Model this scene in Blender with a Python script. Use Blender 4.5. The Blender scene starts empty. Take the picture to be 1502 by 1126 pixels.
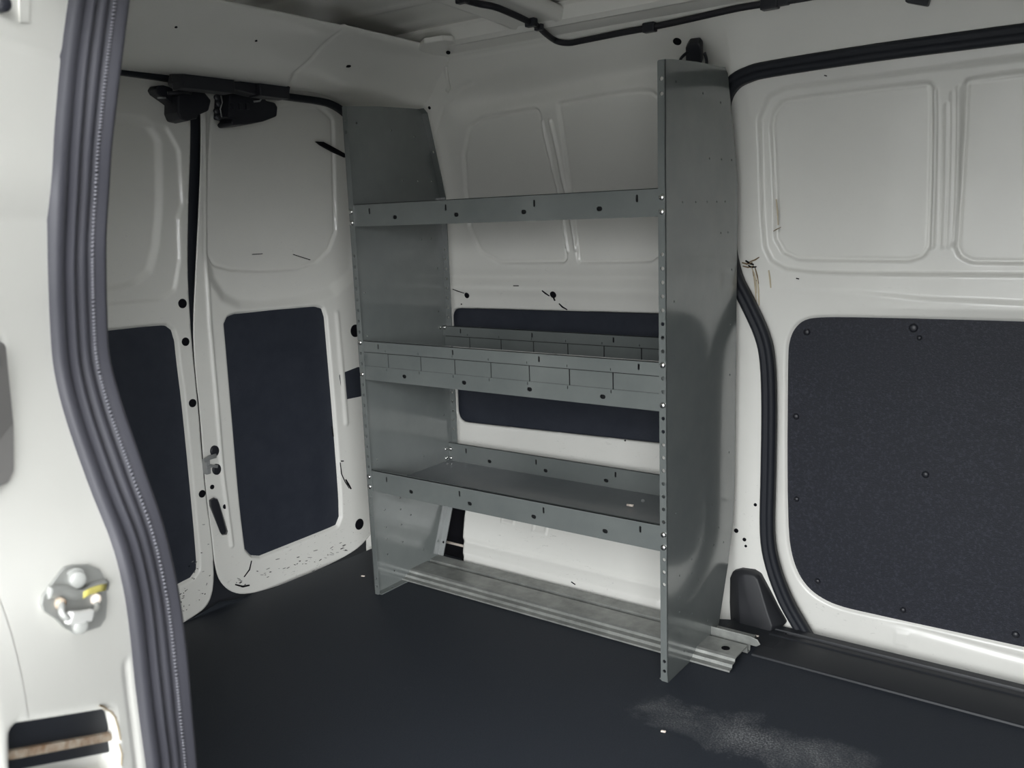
import bpy, bmesh, math, random
import numpy as np
from mathutils import Vector, Matrix
random.seed(7)
S = bpy.context.scene
COL = S.collection

# ------------------------------------------------------------------ camera
F_PX, YAW, PIT, ROL = 1312.65, .6396, .1832, .0363
CAM = np.array([.7222, -1.4384, .8882])
def cam_axes():
    cy, sy = math.cos(YAW), math.sin(YAW)
    f = np.array([-sy*math.cos(PIT), cy*math.cos(PIT), -math.sin(PIT)])
    r = np.array([cy, sy, 0.]); d = np.cross(f, r)
    c, s = math.cos(ROL), math.sin(ROL)
    return np.array([c*r+s*d, -s*r+c*d, f])
AX = cam_axes()
cd = bpy.data.cameras.new('camera'); cam = bpy.data.objects.new('camera', cd); COL.objects.link(cam)
cd.sensor_width = 36; cd.lens = 36*F_PX/1502; cd.clip_start = .02; cd.dof.use_dof = True; cd.dof.focus_distance = 2.0; cd.dof.aperture_fstop = 11
rt, up_, bk = AX[0], -AX[1], -AX[2]
cam.matrix_world = Matrix(((rt[0], up_[0], bk[0], CAM[0]), (rt[1], up_[1], bk[1], CAM[1]),
                           (rt[2], up_[2], bk[2], CAM[2]), (0, 0, 0, 1)))
S.camera = cam

def at(x, y, ax, v):
    """measured point: where the sight line through a photo point meets the plane axis=v"""
    d = np.array([(x-751)/F_PX, (y-563)/F_PX, 1.]) @ AX
    return CAM + (v-CAM[ax])/d[ax]*d
def at_surf(x, y, fn, ax=1, v0=.35):
    v = v0
    for _ in range(25):
        p = at(x, y, ax, v); v = fn(p)
    return at(x, y, ax, v)

# ------------------------------------------------------------------ materials
def srgb(c):
    return tuple(((v/255)/12.92 if v/255 <= .04045 else ((v/255+.055)/1.055)**2.4) for v in c)
def mat(name, col, rough=.5, metal=0, spec=.5, coat=0):
    m = bpy.data.materials.new(name); m.use_nodes = True
    b = m.node_tree.nodes['Principled BSDF']
    b.inputs['Base Color'].default_value = (*col, 1); b.inputs['Roughness'].default_value = rough
    b.inputs['Metallic'].default_value = metal; b.inputs['Specular IOR Level'].default_value = spec
    b.inputs['Coat Weight'].default_value = coat; b.inputs['Coat Roughness'].default_value = .08
    return m
def N(m, t, **kw):
    n = m.node_tree.nodes.new(t)
    for k, v in kw.items():
        if k in n.inputs: n.inputs[k].default_value = v
        else: setattr(n, k, v)
    return n
def L(m, a, ao, b, bi): m.node_tree.links.new(a.outputs[ao], b.inputs[bi])
def bsdf(m): return m.node_tree.nodes['Principled BSDF']
def ramp(m, stops):
    r = N(m, 'ShaderNodeValToRGB'); e = r.color_ramp.elements
    while len(e) < len(stops): e.new(.5)
    for i, (p, c) in enumerate(stops):
        e[i].position = p; e[i].color = (*c, 1)
    return r
def mottle(m, c1, c2, scale, lo=.35, hi=.65, detail=6, bump=0, bscale=None):
    tc = N(m, 'ShaderNodeTexCoord')
    nz = N(m, 'ShaderNodeTexNoise', Scale=scale, Detail=detail, Roughness=.65); L(m, tc, 'Object', nz, 'Vector')
    r = ramp(m, [(lo, c1), (hi, c2)]); L(m, nz, 'Fac', r, 'Fac'); L(m, r, 'Color', bsdf(m), 'Base Color')
    if bump:
        n2 = N(m, 'ShaderNodeTexNoise', Scale=bscale or scale, Detail=3); L(m, tc, 'Object', n2, 'Vector')
        bp = N(m, 'ShaderNodeBump', Strength=bump, Distance=.002); L(m, n2, 'Fac', bp, 'Height'); L(m, bp, 'Normal', bsdf(m), 'Normal')
    return tc, nz, r

WHITE = (.70, .695, .655)
def white_paint(name, scuff=0.0, zlo=0, zhi=.2):
    """van-white body paint, slightly yellowed, with grey scuffs where the load has rubbed it"""
    m = mat(name, WHITE, .34, 0, .5, .25)
    tc, nz, r = mottle(m, tuple(c*.95 for c in WHITE), WHITE, 3.5)
    if scuff:
        geo = N(m, 'ShaderNodeNewGeometry'); sx = N(m, 'ShaderNodeSeparateXYZ'); L(m, geo, 'Position', sx, 'Vector')
        mr = N(m, 'ShaderNodeMapRange', **{'From Min': zlo, 'From Max': zhi, 'To Min': scuff, 'To Max': .10*scuff}); L(m, sx, 'Z', mr, 'Value')
        mp = N(m, 'ShaderNodeMapping'); mp.inputs['Scale'].default_value = (1.0, 1.0, 2.6); mp.inputs['Rotation'].default_value = (.5, .2, .1)
        L(m, tc, 'Object', mp, 'Vector')
        n1 = N(m, 'ShaderNodeTexNoise', Scale=42, Detail=5, Roughness=.7, Distortion=1.6); L(m, mp, 'Vector', n1, 'Vector')
        n2 = N(m, 'ShaderNodeTexNoise', Scale=7, Detail=2); L(m, tc, 'Object', n2, 'Vector')
        r1 = ramp(m, [(.62, (0, 0, 0)), (.66, (1, 1, 1))]); L(m, n1, 'Fac', r1, 'Fac')
        r2 = ramp(m, [(.45, (0, 0, 0)), (.6, (1, 1, 1))]); L(m, n2, 'Fac', r2, 'Fac')
        a = N(m, 'ShaderNodeMath', operation='MULTIPLY'); L(m, r1, 'Color', a, 0); L(m, r2, 'Color', a, 1)
        b = N(m, 'ShaderNodeMath', operation='MULTIPLY'); L(m, a, 'Value', b, 0); L(m, mr, 'Result', b, 1)
        mx = N(m, 'ShaderNodeMix', data_type='RGBA'); L(m, b, 'Value', mx, 'Factor'); L(m, r, 'Color', mx, 6)
        mx.inputs[7].default_value = (.05, .05, .05, 1); L(m, mx, 2, bsdf(m), 'Base Color')
    return m
M = {}
M['white'] = white_paint('white_body_paint')
M['white_scuffed'] = white_paint('white_body_paint_scuffed', .85, .02, .25)
M['white_wall'] = white_paint('white_body_paint_wall', .30, .1, .9)
M['black_panel'] = mat('black_hardboard', (.012, .014, .019), .55, 0, .35)
mottle(M['black_panel'], (.019, .023, .033), (.026, .030, .041), 18, bump=.25, bscale=260)
M['fibre_panel'] = mat('dark_fibre_board', (.02, .022, .03), .62, 0, .4)
mottle(M['fibre_panel'], (.009, .0105, .017), (.038, .042, .060), 210, .50, .80, 12, .5, 420)
M['rubber'] = mat('black_rubber', (.012, .014, .019), .6, 0, .3)
M['seal'] = mat('weatherstrip_rubber', (.036, .036, .045), .58, 0, .5)
M['plastic'] = mat('black_plastic', (.012, .013, .018), .42)
M['cover_plastic'] = mat('charcoal_plastic', (.016, .017, .020), .55)
M['hole'] = mat('dark_void', (.006, .006, .008), .9, 0, .1)
M['steel'] = mat('grey_painted_steel', (.125, .137, .137), .2, .0, .5, .55)
mottle(M['steel'], (.126, .139, .136), (.149, .162, .157), 6)
M['deck'] = mat('dark_grey_shelf_deck', (.075, .082, .086), .3, 0, .5, .2)
mottle(M['deck'], (.120, .132, .140), (.150, .160, .166), 9)
M['slot_shade'] = mat('dark_slot_shade', (.012, .013, .014), .7, 0, .2)  # near-black colour painting the shade inside the lip slots
M['rail'] = mat('galvanised_rail_steel', (.25, .25, .24), .38, .35, .5)
mottle(M['rail'], (.20, .208, .196), (.36, .368, .348), 22, .3, .7)
M['bolt'] = mat('zinc_bolt', (.75, .75, .73), .22, 1)
M['zinc'] = mat('zinc_plate', (.34, .35, .35), .4, .5)
M['striker'] = mat('striker_grey', (.33, .335, .32), .5, .25)
M['rust'] = mat('rusty_steel', (.25, .16, .09), .7)
mottle(M['rust'], (.42, .37, .30), (.20, .11, .055), 60)
M['yellow'] = mat('yellow_paint_mark', (.62, .55, .16), .5)
M['grey_plastic'] = mat('grey_plastic', (.17, .165, .16), .45)
M['sill'] = mat('charcoal_sill_plastic', (.019, .021, .025), .5, 0, .4)
M['scrap'] = mat('cream_scrap', (.75, .66, .58), .6)
M['stain'] = mat('brown_rust_stain', (.17, .12, .065), .8)
M['cloth_tape'] = mat('black_loom_tape', (.010, .010, .014), .55)
def floor_mat():
    m = mat('black_cargo_mat', (.016, .018, .022), .6, 0, .4)
    tc = N(m, 'ShaderNodeTexCoord')
    n1 = N(m, 'ShaderNodeTexNoise', Scale=300, Detail=8, Roughness=.75); L(m, tc, 'Object', n1, 'Vector')
    n2 = N(m, 'ShaderNodeTexNoise', Scale=8.5, Detail=7, Roughness=.72, Distortion=.5); L(m, tc, 'Object', n2, 'Vector')
    geo = N(m, 'ShaderNodeNewGeometry'); 
    # dust trodden in near the doorway, a streak across the mat
    vm = N(m, 'ShaderNodeMapping', vector_type='TEXTURE')
    vm.inputs['Location'].default_value = (.20, -.095, 0); vm.inputs['Rotation'].default_value = (0, 0, math.radians(3)); vm.inputs['Scale'].default_value = (.22, .060, 1)
    L(m, geo, 'Position', vm, 'Vector')
    ln = N(m, 'ShaderNodeVectorMath', operation='LENGTH'); L(m, vm, 'Vector', ln, 0)
    fall = N(m, 'ShaderNodeMapRange', **{'From Min': .0, 'From Max': 1.6, 'To Min': .46, 'To Max': .0}); L(m, ln, 'Value', fall, 'Value')
    add = N(m, 'ShaderNodeMath', operation='ADD'); L(m, n2, 'Fac', add, 0); L(m, fall, 'Result', add, 1)
    r2 = ramp(m, [(.66, (0, 0, 0)), (1.0, (1, 1, 1))]); L(m, add, 'Value', r2, 'Fac')
    r1 = ramp(m, [(.46, (.12, .12, .12)), (.62, (1, 1, 1))]); L(m, n1, 'Fac', r1, 'Fac')
    mu = N(m, 'ShaderNodeMath', operation='MULTIPLY'); L(m, r1, 'Color', mu, 0); L(m, r2, 'Color', mu, 1)
    base = ramp(m, [(.3, (.014, .018, .026)), (.7, (.028, .033, .042))]); L(m, n1, 'Fac', base, 'Fac')
    mx = N(m, 'ShaderNodeMix', data_type='RGBA'); L(m, mu, 'Value', mx, 'Factor'); L(m, base, 'Color', mx, 6); mx.inputs[7].default_value = (.28, .285, .29, 1)
    L(m, mx, 2, bsdf(m), 'Base Color')
    bp = N(m, 'ShaderNodeBump', Strength=.5, Distance=.002); L(m, n1, 'Fac', bp, 'Height'); L(m, bp, 'Normal', bsdf(m), 'Normal')
    return m
M['floor'] = floor_mat()
M['ground'] = mat('pale_bounce_ground', (.16, .16, .155), .9, 0, .2); mottle(M['ground'], (.42, .42, .41), (.50, .50, .49), 30)  # unseen ground, colour raised so it bounces light up into the van

# ------------------------------------------------------------------ object helpers
def link(name, me, m=None, parent=None):
    o = bpy.data.objects.new(name, me); COL.objects.link(o)
    if m is not None: me.materials.append(m)
    if parent is not None: o.parent = parent
    return o
def tag(o, label=None, cat=None, group=None, kind=None):
    for k, v in (('label', label), ('category', cat), ('group', group), ('kind', kind)):
        if v: o[k] = v
    return o
def empty(name, loc=(0, 0, 0)):
    o = bpy.data.objects.new(name, None); COL.objects.link(o); o.location = loc; o.empty_display_size = .05
    return o
def under(parent):
    """children are built in world coordinates; take the parent's offset out again"""
    bpy.context.view_layer.update()
    for c in parent.children: c.matrix_parent_inverse = parent.matrix_world.inverted()

class MB:
    def __init__(s): s.v = []; s.f = []; s.sm = []
    def add(s, vs, fs, smooth=False):
        b = len(s.v); s.v += [tuple(map(float, p)) for p in vs]; s.f += [tuple(b+i for i in f) for f in fs]; s.sm += [smooth]*len(fs); return s
    def box(s, lo, hi):
        x0, y0, z0 = lo; x1, y1, z1 = hi
        return s.add([(x0,y0,z0),(x1,y0,z0),(x1,y1,z0),(x0,y1,z0),(x0,y0,z1),(x1,y0,z1),(x1,y1,z1),(x0,y1,z1)],
                     [(0,3,2,1),(4,5,6,7),(0,1,5,4),(1,2,6,5),(2,3,7,6),(3,0,4,7)])
    def obox(s, c, ax, ay, az):
        c, ax, ay, az = map(np.array, (c, ax, ay, az)); vs = []
        for k in (-1, 1):
            for i, j in ((-1,-1),(1,-1),(1,1),(-1,1)): vs.append(c+i*ax+j*ay+k*az)
        return s.add(vs, [(0,3,2,1),(4,5,6,7),(0,1,5,4),(1,2,6,5),(2,3,7,6),(3,0,4,7)])
    def sweep(s, path, prof, upv=(0, 0, 1), closed_prof=True, caps=True, smooth=True):
        """prof: (a, b) pairs, a along side, b along up, carried along path"""
        path = [np.array(p, float) for p in path]; n = len(path); k = len(prof); vs = []
        for i, p in enumerate(path):
            t = path[min(i+1, n-1)]-path[max(i-1, 0)]; t /= np.linalg.norm(t)
            u = np.array(upv[i] if isinstance(upv, list) else upv, float); u = u-t*(u@t); u /= np.linalg.norm(u); sd = np.cross(t, u)
            for a, b in prof: vs.append(p+sd*a+u*b)
        fs = []
        kk = k if closed_prof else k-1
        for i in range(n-1):
            for j in range(kk):
                fs.append((i*k+j, i*k+(j+1) % k, (i+1)*k+(j+1) % k, (i+1)*k+j))
        s.add(vs, fs, smooth)
        if caps and closed_prof:
            b = len(s.v)-len(vs)
            s.f += [tuple(b+j for j in range(k))[::-1], tuple(b+(n-1)*k+j for j in range(k))]; s.sm += [False, False]
        return s
    def tube(s, path, r, seg=10, caps=True):
        path = [np.array(p, float) for p in path]
        d = path[-1]-path[0]; u = np.array([0, 0, 1.]) if abs(d[2]) < .8*np.linalg.norm(d) else np.array([0, 1., 0])
        return s.sweep(path, [(r*math.cos(2*math.pi*i/seg), r*math.sin(2*math.pi*i/seg)) for i in range(seg)], u)
    def disc(s, c, n, r, h, seg=20, dome=0, r2=None, rot=0):
        """short cylinder from c along n, optionally domed, r2: radius of the second axis"""
        c = np.array(c, float); n = np.array(n, float)/np.linalg.norm(n)
        ref = np.array([0, 0, 1.]) if abs(n[2]) < .9 else np.array([1., 0, 0])
        b = ref-n*(ref@n); b /= np.linalg.norm(b); a = np.cross(b, n); r2 = r2 or r
        rings = [(1, 0), (1, h)] + ([(math.cos(t), h+dome*math.sin(t)) for t in (.4, .8, 1.2)] if dome else [])
        vs = []
        for q, z in rings:
            for i in range(seg):
                t = 2*math.pi*i/seg+rot
                vs.append(c+n*z+a*r*q*math.cos(t)+b*r2*q*math.sin(t))
        vs.append(c+n*(h+dome)); fs = []
        for k in range(len(rings)-1):
            for i in range(seg): fs.append((k*seg+i, k*seg+(i+1) % seg, (k+1)*seg+(i+1) % seg, (k+1)*seg+i))
        l = (len(rings)-1)*seg
        for i in range(seg): fs.append((l+i, l+(i+1) % seg, len(vs)-1))
        return s.add(vs, fs, bool(dome))
    def build(s, name, m, parent=None, bevel=0, seg=2):
        me = bpy.data.meshes.new(name); me.from_pydata(s.v, [], s.f)
        me.polygons.foreach_set('use_smooth', s.sm); me.update()
        bm = bmesh.new(); bm.from_mesh(me); bmesh.ops.recalc_face_normals(bm, faces=bm.faces); bm.to_mesh(me); bm.free()
        o = link(name, me, m, parent)
        if bevel:
            b = o.modifiers.new('bevel', 'BEVEL'); b.width = bevel; b.segments = seg; b.limit_method = 'ANGLE'; b.angle_limit = .6
        return o

def circ(c, r, n=12, rz=None):
    return [(c[0]+r*math.cos(2*math.pi*i/n), c[1]+(rz or r)*math.sin(2*math.pi*i/n)) for i in range(n)]
def slot(c, w, h, n=5):
    """stadium: w x h"""
    out = []
    if h >= w:
        r = w/2; d = h/2-r
        for k in range(n+1): t = math.pi*k/n; out.append((c[0]+r*math.cos(t), c[1]+d+r*math.sin(t)))
        for k in range(n+1): t = math.pi+math.pi*k/n; out.append((c[0]+r*math.cos(t), c[1]-d+r*math.sin(t)))
    else:
        r = h/2; d = w/2-r
        for k in range(n+1): t = -math.pi/2+math.pi*k/n; out.append((c[0]+d+r*math.cos(t), c[1]+r*math.sin(t)))
        for k in range(n+1): t = math.pi/2+math.pi*k/n; out.append((c[0]-d+r*math.cos(t), c[1]+r*math.sin(t)))
    return out
def rect(x0, y0, x1, y1): return [(x0, y0), (x1, y0), (x1, y1), (x0, y1)]
def rnd(poly, r, n=5):
    """round the corners of a polygon; r: one radius or one per corner"""
    P = [np.array(p, float) for p in poly]; out = []; k = len(P)
    for i in range(k):
        a, b, c = P[i-1], P[i], P[(i+1) % k]; ri = r[i] if isinstance(r, (list, tuple)) else r
        u, w = a-b, c-b; lu, lw = np.linalg.norm(u), np.linalg.norm(w)
        if ri <= 0 or lu < 1e-9 or lw < 1e-9: out.append(tuple(b)); continue
        u /= lu; w /= lw; cs = np.clip(u@w, -1, 1); half = math.acos(cs)/2
        if half > 1.5: out.append(tuple(b)); continue
        d = min(ri/math.tan(half), .48*lu, .48*lw); p0, p1 = b+u*d, b+w*d
        for j in range(n+1):
            t = j/n; out.append(tuple((1-t)**2*p0+2*t*(1-t)*b+t*t*p1))
    return out

def soft(poly, n=3):
    """corner-cutting: an even curve through a measured outline"""
    P = [np.array(p, float) for p in poly]
    for _ in range(n):
        Q = []
        for a, b in zip(P, P[1:]+P[:1]): Q += [a*.75+b*.25, a*.25+b*.75]
        P = Q
    return [tuple(p) for p in P]

def plate_mesh(loops, t):
    """flat plate of thickness t from outline loops (first: outline, others: holes), in x,y; z from 0 to t"""
    cu = bpy.data.curves.new('plate_outline', 'CURVE'); cu.dimensions = '2D'; cu.fill_mode = 'BOTH'; cu.extrude = t/2
    for lp in loops:
        sp = cu.splines.new('POLY'); sp.points.add(len(lp)-1)
        for p, q in zip(sp.points, lp): p.co = (q[0], q[1], 0, 1)
        sp.use_cyclic_u = True
    ob = bpy.data.objects.new('plate_outline', cu); COL.objects.link(ob)
    dg = bpy.context.evaluated_depsgraph_get(); dg.update()
    me = bpy.data.meshes.new_from_object(ob.evaluated_get(dg))
    bpy.data.objects.remove(ob); bpy.data.curves.remove(cu)
    for p in me.polygons: p.use_smooth = False
    return me
def plate(name, loops, t, m, frame, parent=None):
    """frame: function (a, b, c) -> world point; c runs through the thickness 0..t"""
    me = plate_mesh(loops, t)
    for v in me.vertices: v.co = Vector([float(q) for q in frame(v.co.x, v.co.y, v.co.z+t/2)])
    bm = bmesh.new(); bm.from_mesh(me); bmesh.ops.remove_doubles(bm, verts=bm.verts, dist=1e-6); bmesh.ops.recalc_face_normals(bm, faces=bm.faces); bm.to_mesh(me); bm.free()
    me.materials.clear()
    return link(name, me, m, parent)
def join(name, objs, m, parent=None):
    """several pieces of one pressed part become one mesh"""
    bm = bmesh.new()
    for o in objs:
        bm.from_mesh(o.data); me = o.data; bpy.data.objects.remove(o); bpy.data.meshes.remove(me)
    me = bpy.data.meshes.new(name); bm.to_mesh(me); bm.free()
    me.materials.clear()
    return link(name, me, m, parent)

# ------------------------------------------------------------------ pressed sheet metal
def sdf(poly, U, V):
    P = np.array(poly, float); Q = np.roll(P, -1, 0)
    d = np.full(U.shape, 1e9); ins = np.zeros(U.shape, bool)
    for (x0, y0), (x1, y1) in zip(P, Q):
        ex, ey = x1-x0, y1-y0; l = ex*ex+ey*ey
        if l < 1e-14: continue
        wx, wy = U-x0, V-y0; t = np.clip((wx*ex+wy*ey)/l, 0, 1)
        d = np.minimum(d, (wx-t*ex)**2+(wy-t*ey)**2)
        c = (y0 > V) != (y1 > V)
        with np.errstate(divide='ignore', invalid='ignore'):
            ins ^= c & (U < ex*(V-y0)/(ey if ey else 1e-12)+x0)
    d = np.sqrt(d); return np.where(ins, -d, d)
def sstep(d, w):
    """1 inside (d<0) falling to 0 over width w centred on the outline"""
    t = np.clip(.5-d/w, 0, 1); return t*t*(3-2*t)
def line_sd(pts, U, V):
    d = np.full(U.shape, 1e9)
    for (x0, y0), (x1, y1) in zip(pts[:-1], pts[1:]):
        ex, ey = x1-x0, y1-y0; l = ex*ex+ey*ey+1e-14
        t = np.clip(((U-x0)*ex+(V-y0)*ey)/l, 0, 1); d = np.minimum(d, np.hypot(U-x0-t*ex, V-y0-t*ey))
    return d
def bead(pts, U, V, w, h):
    d = line_sd(pts, U, V)/w; return h*np.where(d < 1, np.cos(np.clip(d, 0, 1)*math.pi/2)**2, 0)

def sheet(name, outline, holes, surf, step, m, parent=None, thick=.003, side=1):
    """surf(U, V) -> X, Y, Z arrays; cells outside the outline are cut and the rim snapped onto it"""
    o = np.array(outline); u0, v0 = o.min(0)-step; u1, v1 = o.max(0)+step
    nu, nv = int((u1-u0)/step)+2, int((v1-v0)/step)+2
    U, V = np.meshgrid(u0+np.arange(nu)*step, v0+np.arange(nv)*step, indexing='ij')
    D = sdf(outline, U, V)
    for h in holes: D = np.maximum(D, -sdf(h, U, V))
    keep = (D[:-1, :-1]+D[1:, :-1]+D[:-1, 1:]+D[1:, 1:]) < 0
    cnt = np.zeros(U.shape, int)
    for a in (0, 1):
        for b in (0, 1): cnt[a:nu-1+a, b:nv-1+b] += keep
    rim = (cnt > 0) & (cnt < 4)
    gu, gv = np.gradient(D, step)
    g2 = np.maximum(gu*gu+gv*gv, .25)
    U = np.where(rim, U-D*gu/g2, U); V = np.where(rim, V-D*gv/g2, V)
    X, Y, Z = surf(U, V)
    idx = -np.ones(U.shape, int); used = cnt > 0; idx[used] = np.arange(used.sum())
    vs = np.stack([X[used], Y[used], Z[used]], 1)
    i, j = np.nonzero(keep)
    fs = np.stack([idx[i, j], idx[i+1, j], idx[i+1, j+1], idx[i, j+1]], 1)
    if side < 0: fs = fs[:, ::-1]
    me = bpy.data.meshes.new(name); me.from_pydata(vs.tolist(), [], fs.tolist())
    me.polygons.foreach_set('use_smooth', [True]*len(fs)); me.update()
    ob = link(name, me, m, parent)
    if thick:
        so = ob.modifiers.new('metal', 'SOLIDIFY'); so.thickness = thick; so.offset = -1
    return ob

def interp(xs, ys):
    """smooth (pchip-like) curve through points"""
    xs, ys = np.array(xs, float), np.array(ys, float); h = np.diff(xs); dl = np.diff(ys)/h
    mm = np.zeros(len(xs)); mm[0], mm[-1] = dl[0], dl[-1]
    for i in range(1, len(xs)-1):
        mm[i] = 0 if dl[i-1]*dl[i] <= 0 else 2*dl[i-1]*dl[i]/(dl[i-1]+dl[i])
    def f(x):
        x = np.clip(x, xs[0], xs[-1]); i = np.clip(np.searchsorted(xs, x)-1, 0, len(xs)-2)
        t = (x-xs[i])/h[i]
        return ((2*t**3-3*t*t+1)*ys[i]+(t**3-2*t*t+t)*h[i]*mm[i]+(-2*t**3+3*t*t)*ys[i+1]+(t**3-t*t)*h[i]*mm[i+1])
    return f

# side wall section: how far out the inner skin stands at each height
Y_WALL = interp([-.12, 0, .05, .14, .30, .50, .66, .90, .95, 1.05, 1.15, 1.22, 1.27, 1.4],
                [.255, .258, .268, .303, .348, .362, .364, .359, .352, .327, .288, .250, .212, .12])
Y_PILLAR = interp([-.12, .0, .50, .66, .90, .95, 1.05, 1.15, 1.22, 1.27, 1.4],
                  [.345, .345, .350, .350, .350, .346, .325, .288, .250, .212, .12])
def y_wall(x, z):
    b = np.clip((x+.16)/.14, 0, 1); b = b*b*(3-2*b)
    return Y_WALL(z)*(1-b)+Y_PILLAR(z)*b
Y_DOOR = interp([-.12, .0, .45, .66, .90, .97, 1.05, 1.13, 1.2], [.372, .372, .372, .368, .358, .350, .335, .308, .28])
def y_door(x, z): return Y_DOOR(z)
def wpt(x, y): return at_surf(x, y, lambda p: float(y_wall(p[0], p[2])))
def dpt(x, y): return at_surf(x, y, lambda p: float(y_door(p[0], p[2])))
def w2(pts): return [(lambda p: (p[0], p[2]))(wpt(*q)) for q in pts]
def d2(pts): return [(lambda p: (p[0], p[2]))(dpt(*q)) for q in pts]
X_REAR = -1.05
def r2(pts): return [(lambda p: (p[1], p[2]))(at(x, y, 0, X_REAR)) for x, y in pts]

# seal line of the far sliding door (x, z)
SEAL = [(1.45, 1.150), (.9, 1.152), (.488, 1.152), (.269, 1.152), (.08, 1.148), (.03, 1.143), (-.004, 1.13), (-.028, 1.10), (-.036, 1.05), (-.038, .95), (-.034, .83), (-.017, .752),
        (.010, .700), (.043, .632), (.056, .575), (.061, .48), (.062, .344), (.063, .208), (.076, .136), (.106, .063), (.143, .005), (.18, -.05)]
def smooth_path(P, k=4):
    P = np.array(P, float); out = []
    for i in range(len(P)-1):
        p0, p1, p2, p3 = P[max(i-1, 0)], P[i], P[i+1], P[min(i+2, len(P)-1)]
        for j in range(k):
            t = j/k; out.append(.5*((2*p1)+(-p0+p2)*t+(2*p0-5*p1+4*p2-p3)*t*t+(-p0+3*p1-3*p2+p3)*t**3))
    out.append(P[-1]); return [tuple(p) for p in out]
SEAL_S = smooth_path(SEAL)

# ================================================================== FAR SIDE WALL (wall_right of the load bay)
win_l = soft(rnd(w2([(678, 226), (687, 185), (706, 170.5), (790, 156), (800, 215), (833, 386), (732, 386.2), (703, 368), (687, 333), (681.5, 280)]), .02))
win_r = soft(rnd(w2([(815, 150), (912, 132), (955, 131), (975, 150), (975, 368), (955, 384), (848, 386.5), (833, 282)]), [.015, .01, .03, .03, .03, .03, .012, 0]))
opening = rnd(w2([(662, 452), (985, 461), (985, 652), (671, 618)]), [.028, .035, .035, .035])
jack = rnd(w2([(640, 735), (683, 743), (681, 760), (679, 790), (684, 815), (683, 842), (640, 828)]), .006)
arch_line = w2([(638, 230), (640, 195), (650, 157), (672, 128), (690, 120)])
rib1 = w2([(794, 178), (812, 262), (832, 368)]); rib2 = w2([(807, 178), (825, 262), (845, 366)])
def wall_h(U, V):
    h = np.zeros(U.shape)
    for wp in (win_l, win_r):
        d = sdf(wp, U, V); h += .006*sstep(d, .005)+.0035*np.exp(-((d+.003)/.0026)**2)
    h -= bead(rib1, U, V, .006, .006) + bead(rib2, U, V, .006, .006)
    h += .012*sstep(sdf(opening, U, V), .010)
    # long crease under the window pressings and the soft hollow under the roof rail
    lo = (U > -.9) & (U < -.05)
    h += np.where(lo, .006*np.exp(-((V-.745)/.014)**2), 0) - np.where(lo, .006*np.exp(-((V-.715)/.016)**2), 0)
    h += .024*np.exp(-((V-(1.168+.018*(U+.65)/.5))/.030)**2)*np.clip((U+.72)/.1, 0, 1)*np.clip((.0-U)/.06, 0, 1)
    h += bead(arch_line, U, V, .007, .003)
    # foot crease of the wheel-arch panel
    h += np.where(U < -.04, -.010*np.clip((.055-V)/.02, 0, 1)+.003*np.exp(-((V-.060)/.006)**2), 0)
    for cx, cz, s_ in ((-.60, .155, .03), (-.50, .15, .032)):
        d = np.maximum(np.abs(U-cx)-s_*.6, np.abs(V-cz)-s_)
        h -= .003*np.where(np.abs(d) < .005, 1-np.abs(d)/.005, 0)
    return h
def wall_surf(U, V): return U, y_wall(U, V)+wall_h(U, V), V
right_edge = SEAL_S
wall_outline = [(-1.07, -.1), (-1.07, 1.262)] + [(x, 1.262) for x in (-.5, 0, .5, 1.0, 1.45)] + [(x, z+.004) if z > 1.1 else (x, z) for x, z in right_edge] + [(.18, -.1)]
wall_far = sheet('wall_far', wall_outline, [opening_cut := rnd([(u*1.0, v) for u, v in opening], 0), jack], wall_surf, .003, M['white_wall'])
tag(wall_far, kind='structure')
def wh(x, z): return float(y_wall(x, z))+float(wall_h(np.array([[x]]), np.array([[z]]))[0, 0])
def wph(x, y):
    p = wpt(x, y)
    for _ in range(4): p = at(x, y, 1, wh(p[0], p[2]))
    return p
def wnorm(p):
    e = .004; n = np.array([(wh(p[0]+e, p[2])-wh(p[0]-e, p[2]))/(2*e), -1, (wh(p[0], p[2]+e)-wh(p[0], p[2]-e))/(2*e)]); return n/np.linalg.norm(n)
# dark lining behind the long opening, jack compartment with a bare rod
def wall_frame(off): return lambda a, b, c: (a, float(y_wall(a, b))+off+c, b)
grow = lambda poly, s: [(np.mean([p[0] for p in poly])+(x-np.mean([p[0] for p in poly]))*s, np.mean([p[1] for p in poly])+(z-np.mean([p[1] for p in poly]))*(s+.02)) for x, z in poly]
op2 = grow(opening, 1.04)
plate('lining_panel', [op2], .004, M['black_panel'], wall_frame(.015), wall_far)
mb = MB(); q = w2([(630, 735), (700, 735), (700, 850), (630, 850)]); xs = [p[0] for p in q]
mb.box((min(xs)-.06, .36, -.08), (max(xs)+.06, .42, .22)); b = mb.build('jack_compartment', M['hole'], wall_far)
p0 = wpt(652, 804)+np.array([-.03, .04, 0]); p1 = wpt(684, 812)+np.array([.03, .04, 0])
MB().tube([p0, p1], .0035).build('jack_rod', M['scrap'], wall_far)
def wn(p): return (0, -1, .05)
for (x, y, r) in ((685, 433, .0075), (811.5, 432, .0085), (993.5, 60.5, .0085)):
    p = wph(x, y); q = wnorm(p); MB().disc(p-q*.0005, q, r, .002, 24, .001).build('plug', M['hole'], wall_far)
for (x, y, r) in ((630, 158, .004), (1108, 740, .0036), (1080, 778, .005), (1092, 791, .0042), (1094, 800.5, .003), (677, 446, .002), (917, 646, .002)):
    p = wph(x, y); q = wnorm(p); MB().disc(p-q*.0005, q, r, .0015, 14).build('hole', M['hole'], wall_far)
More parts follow.
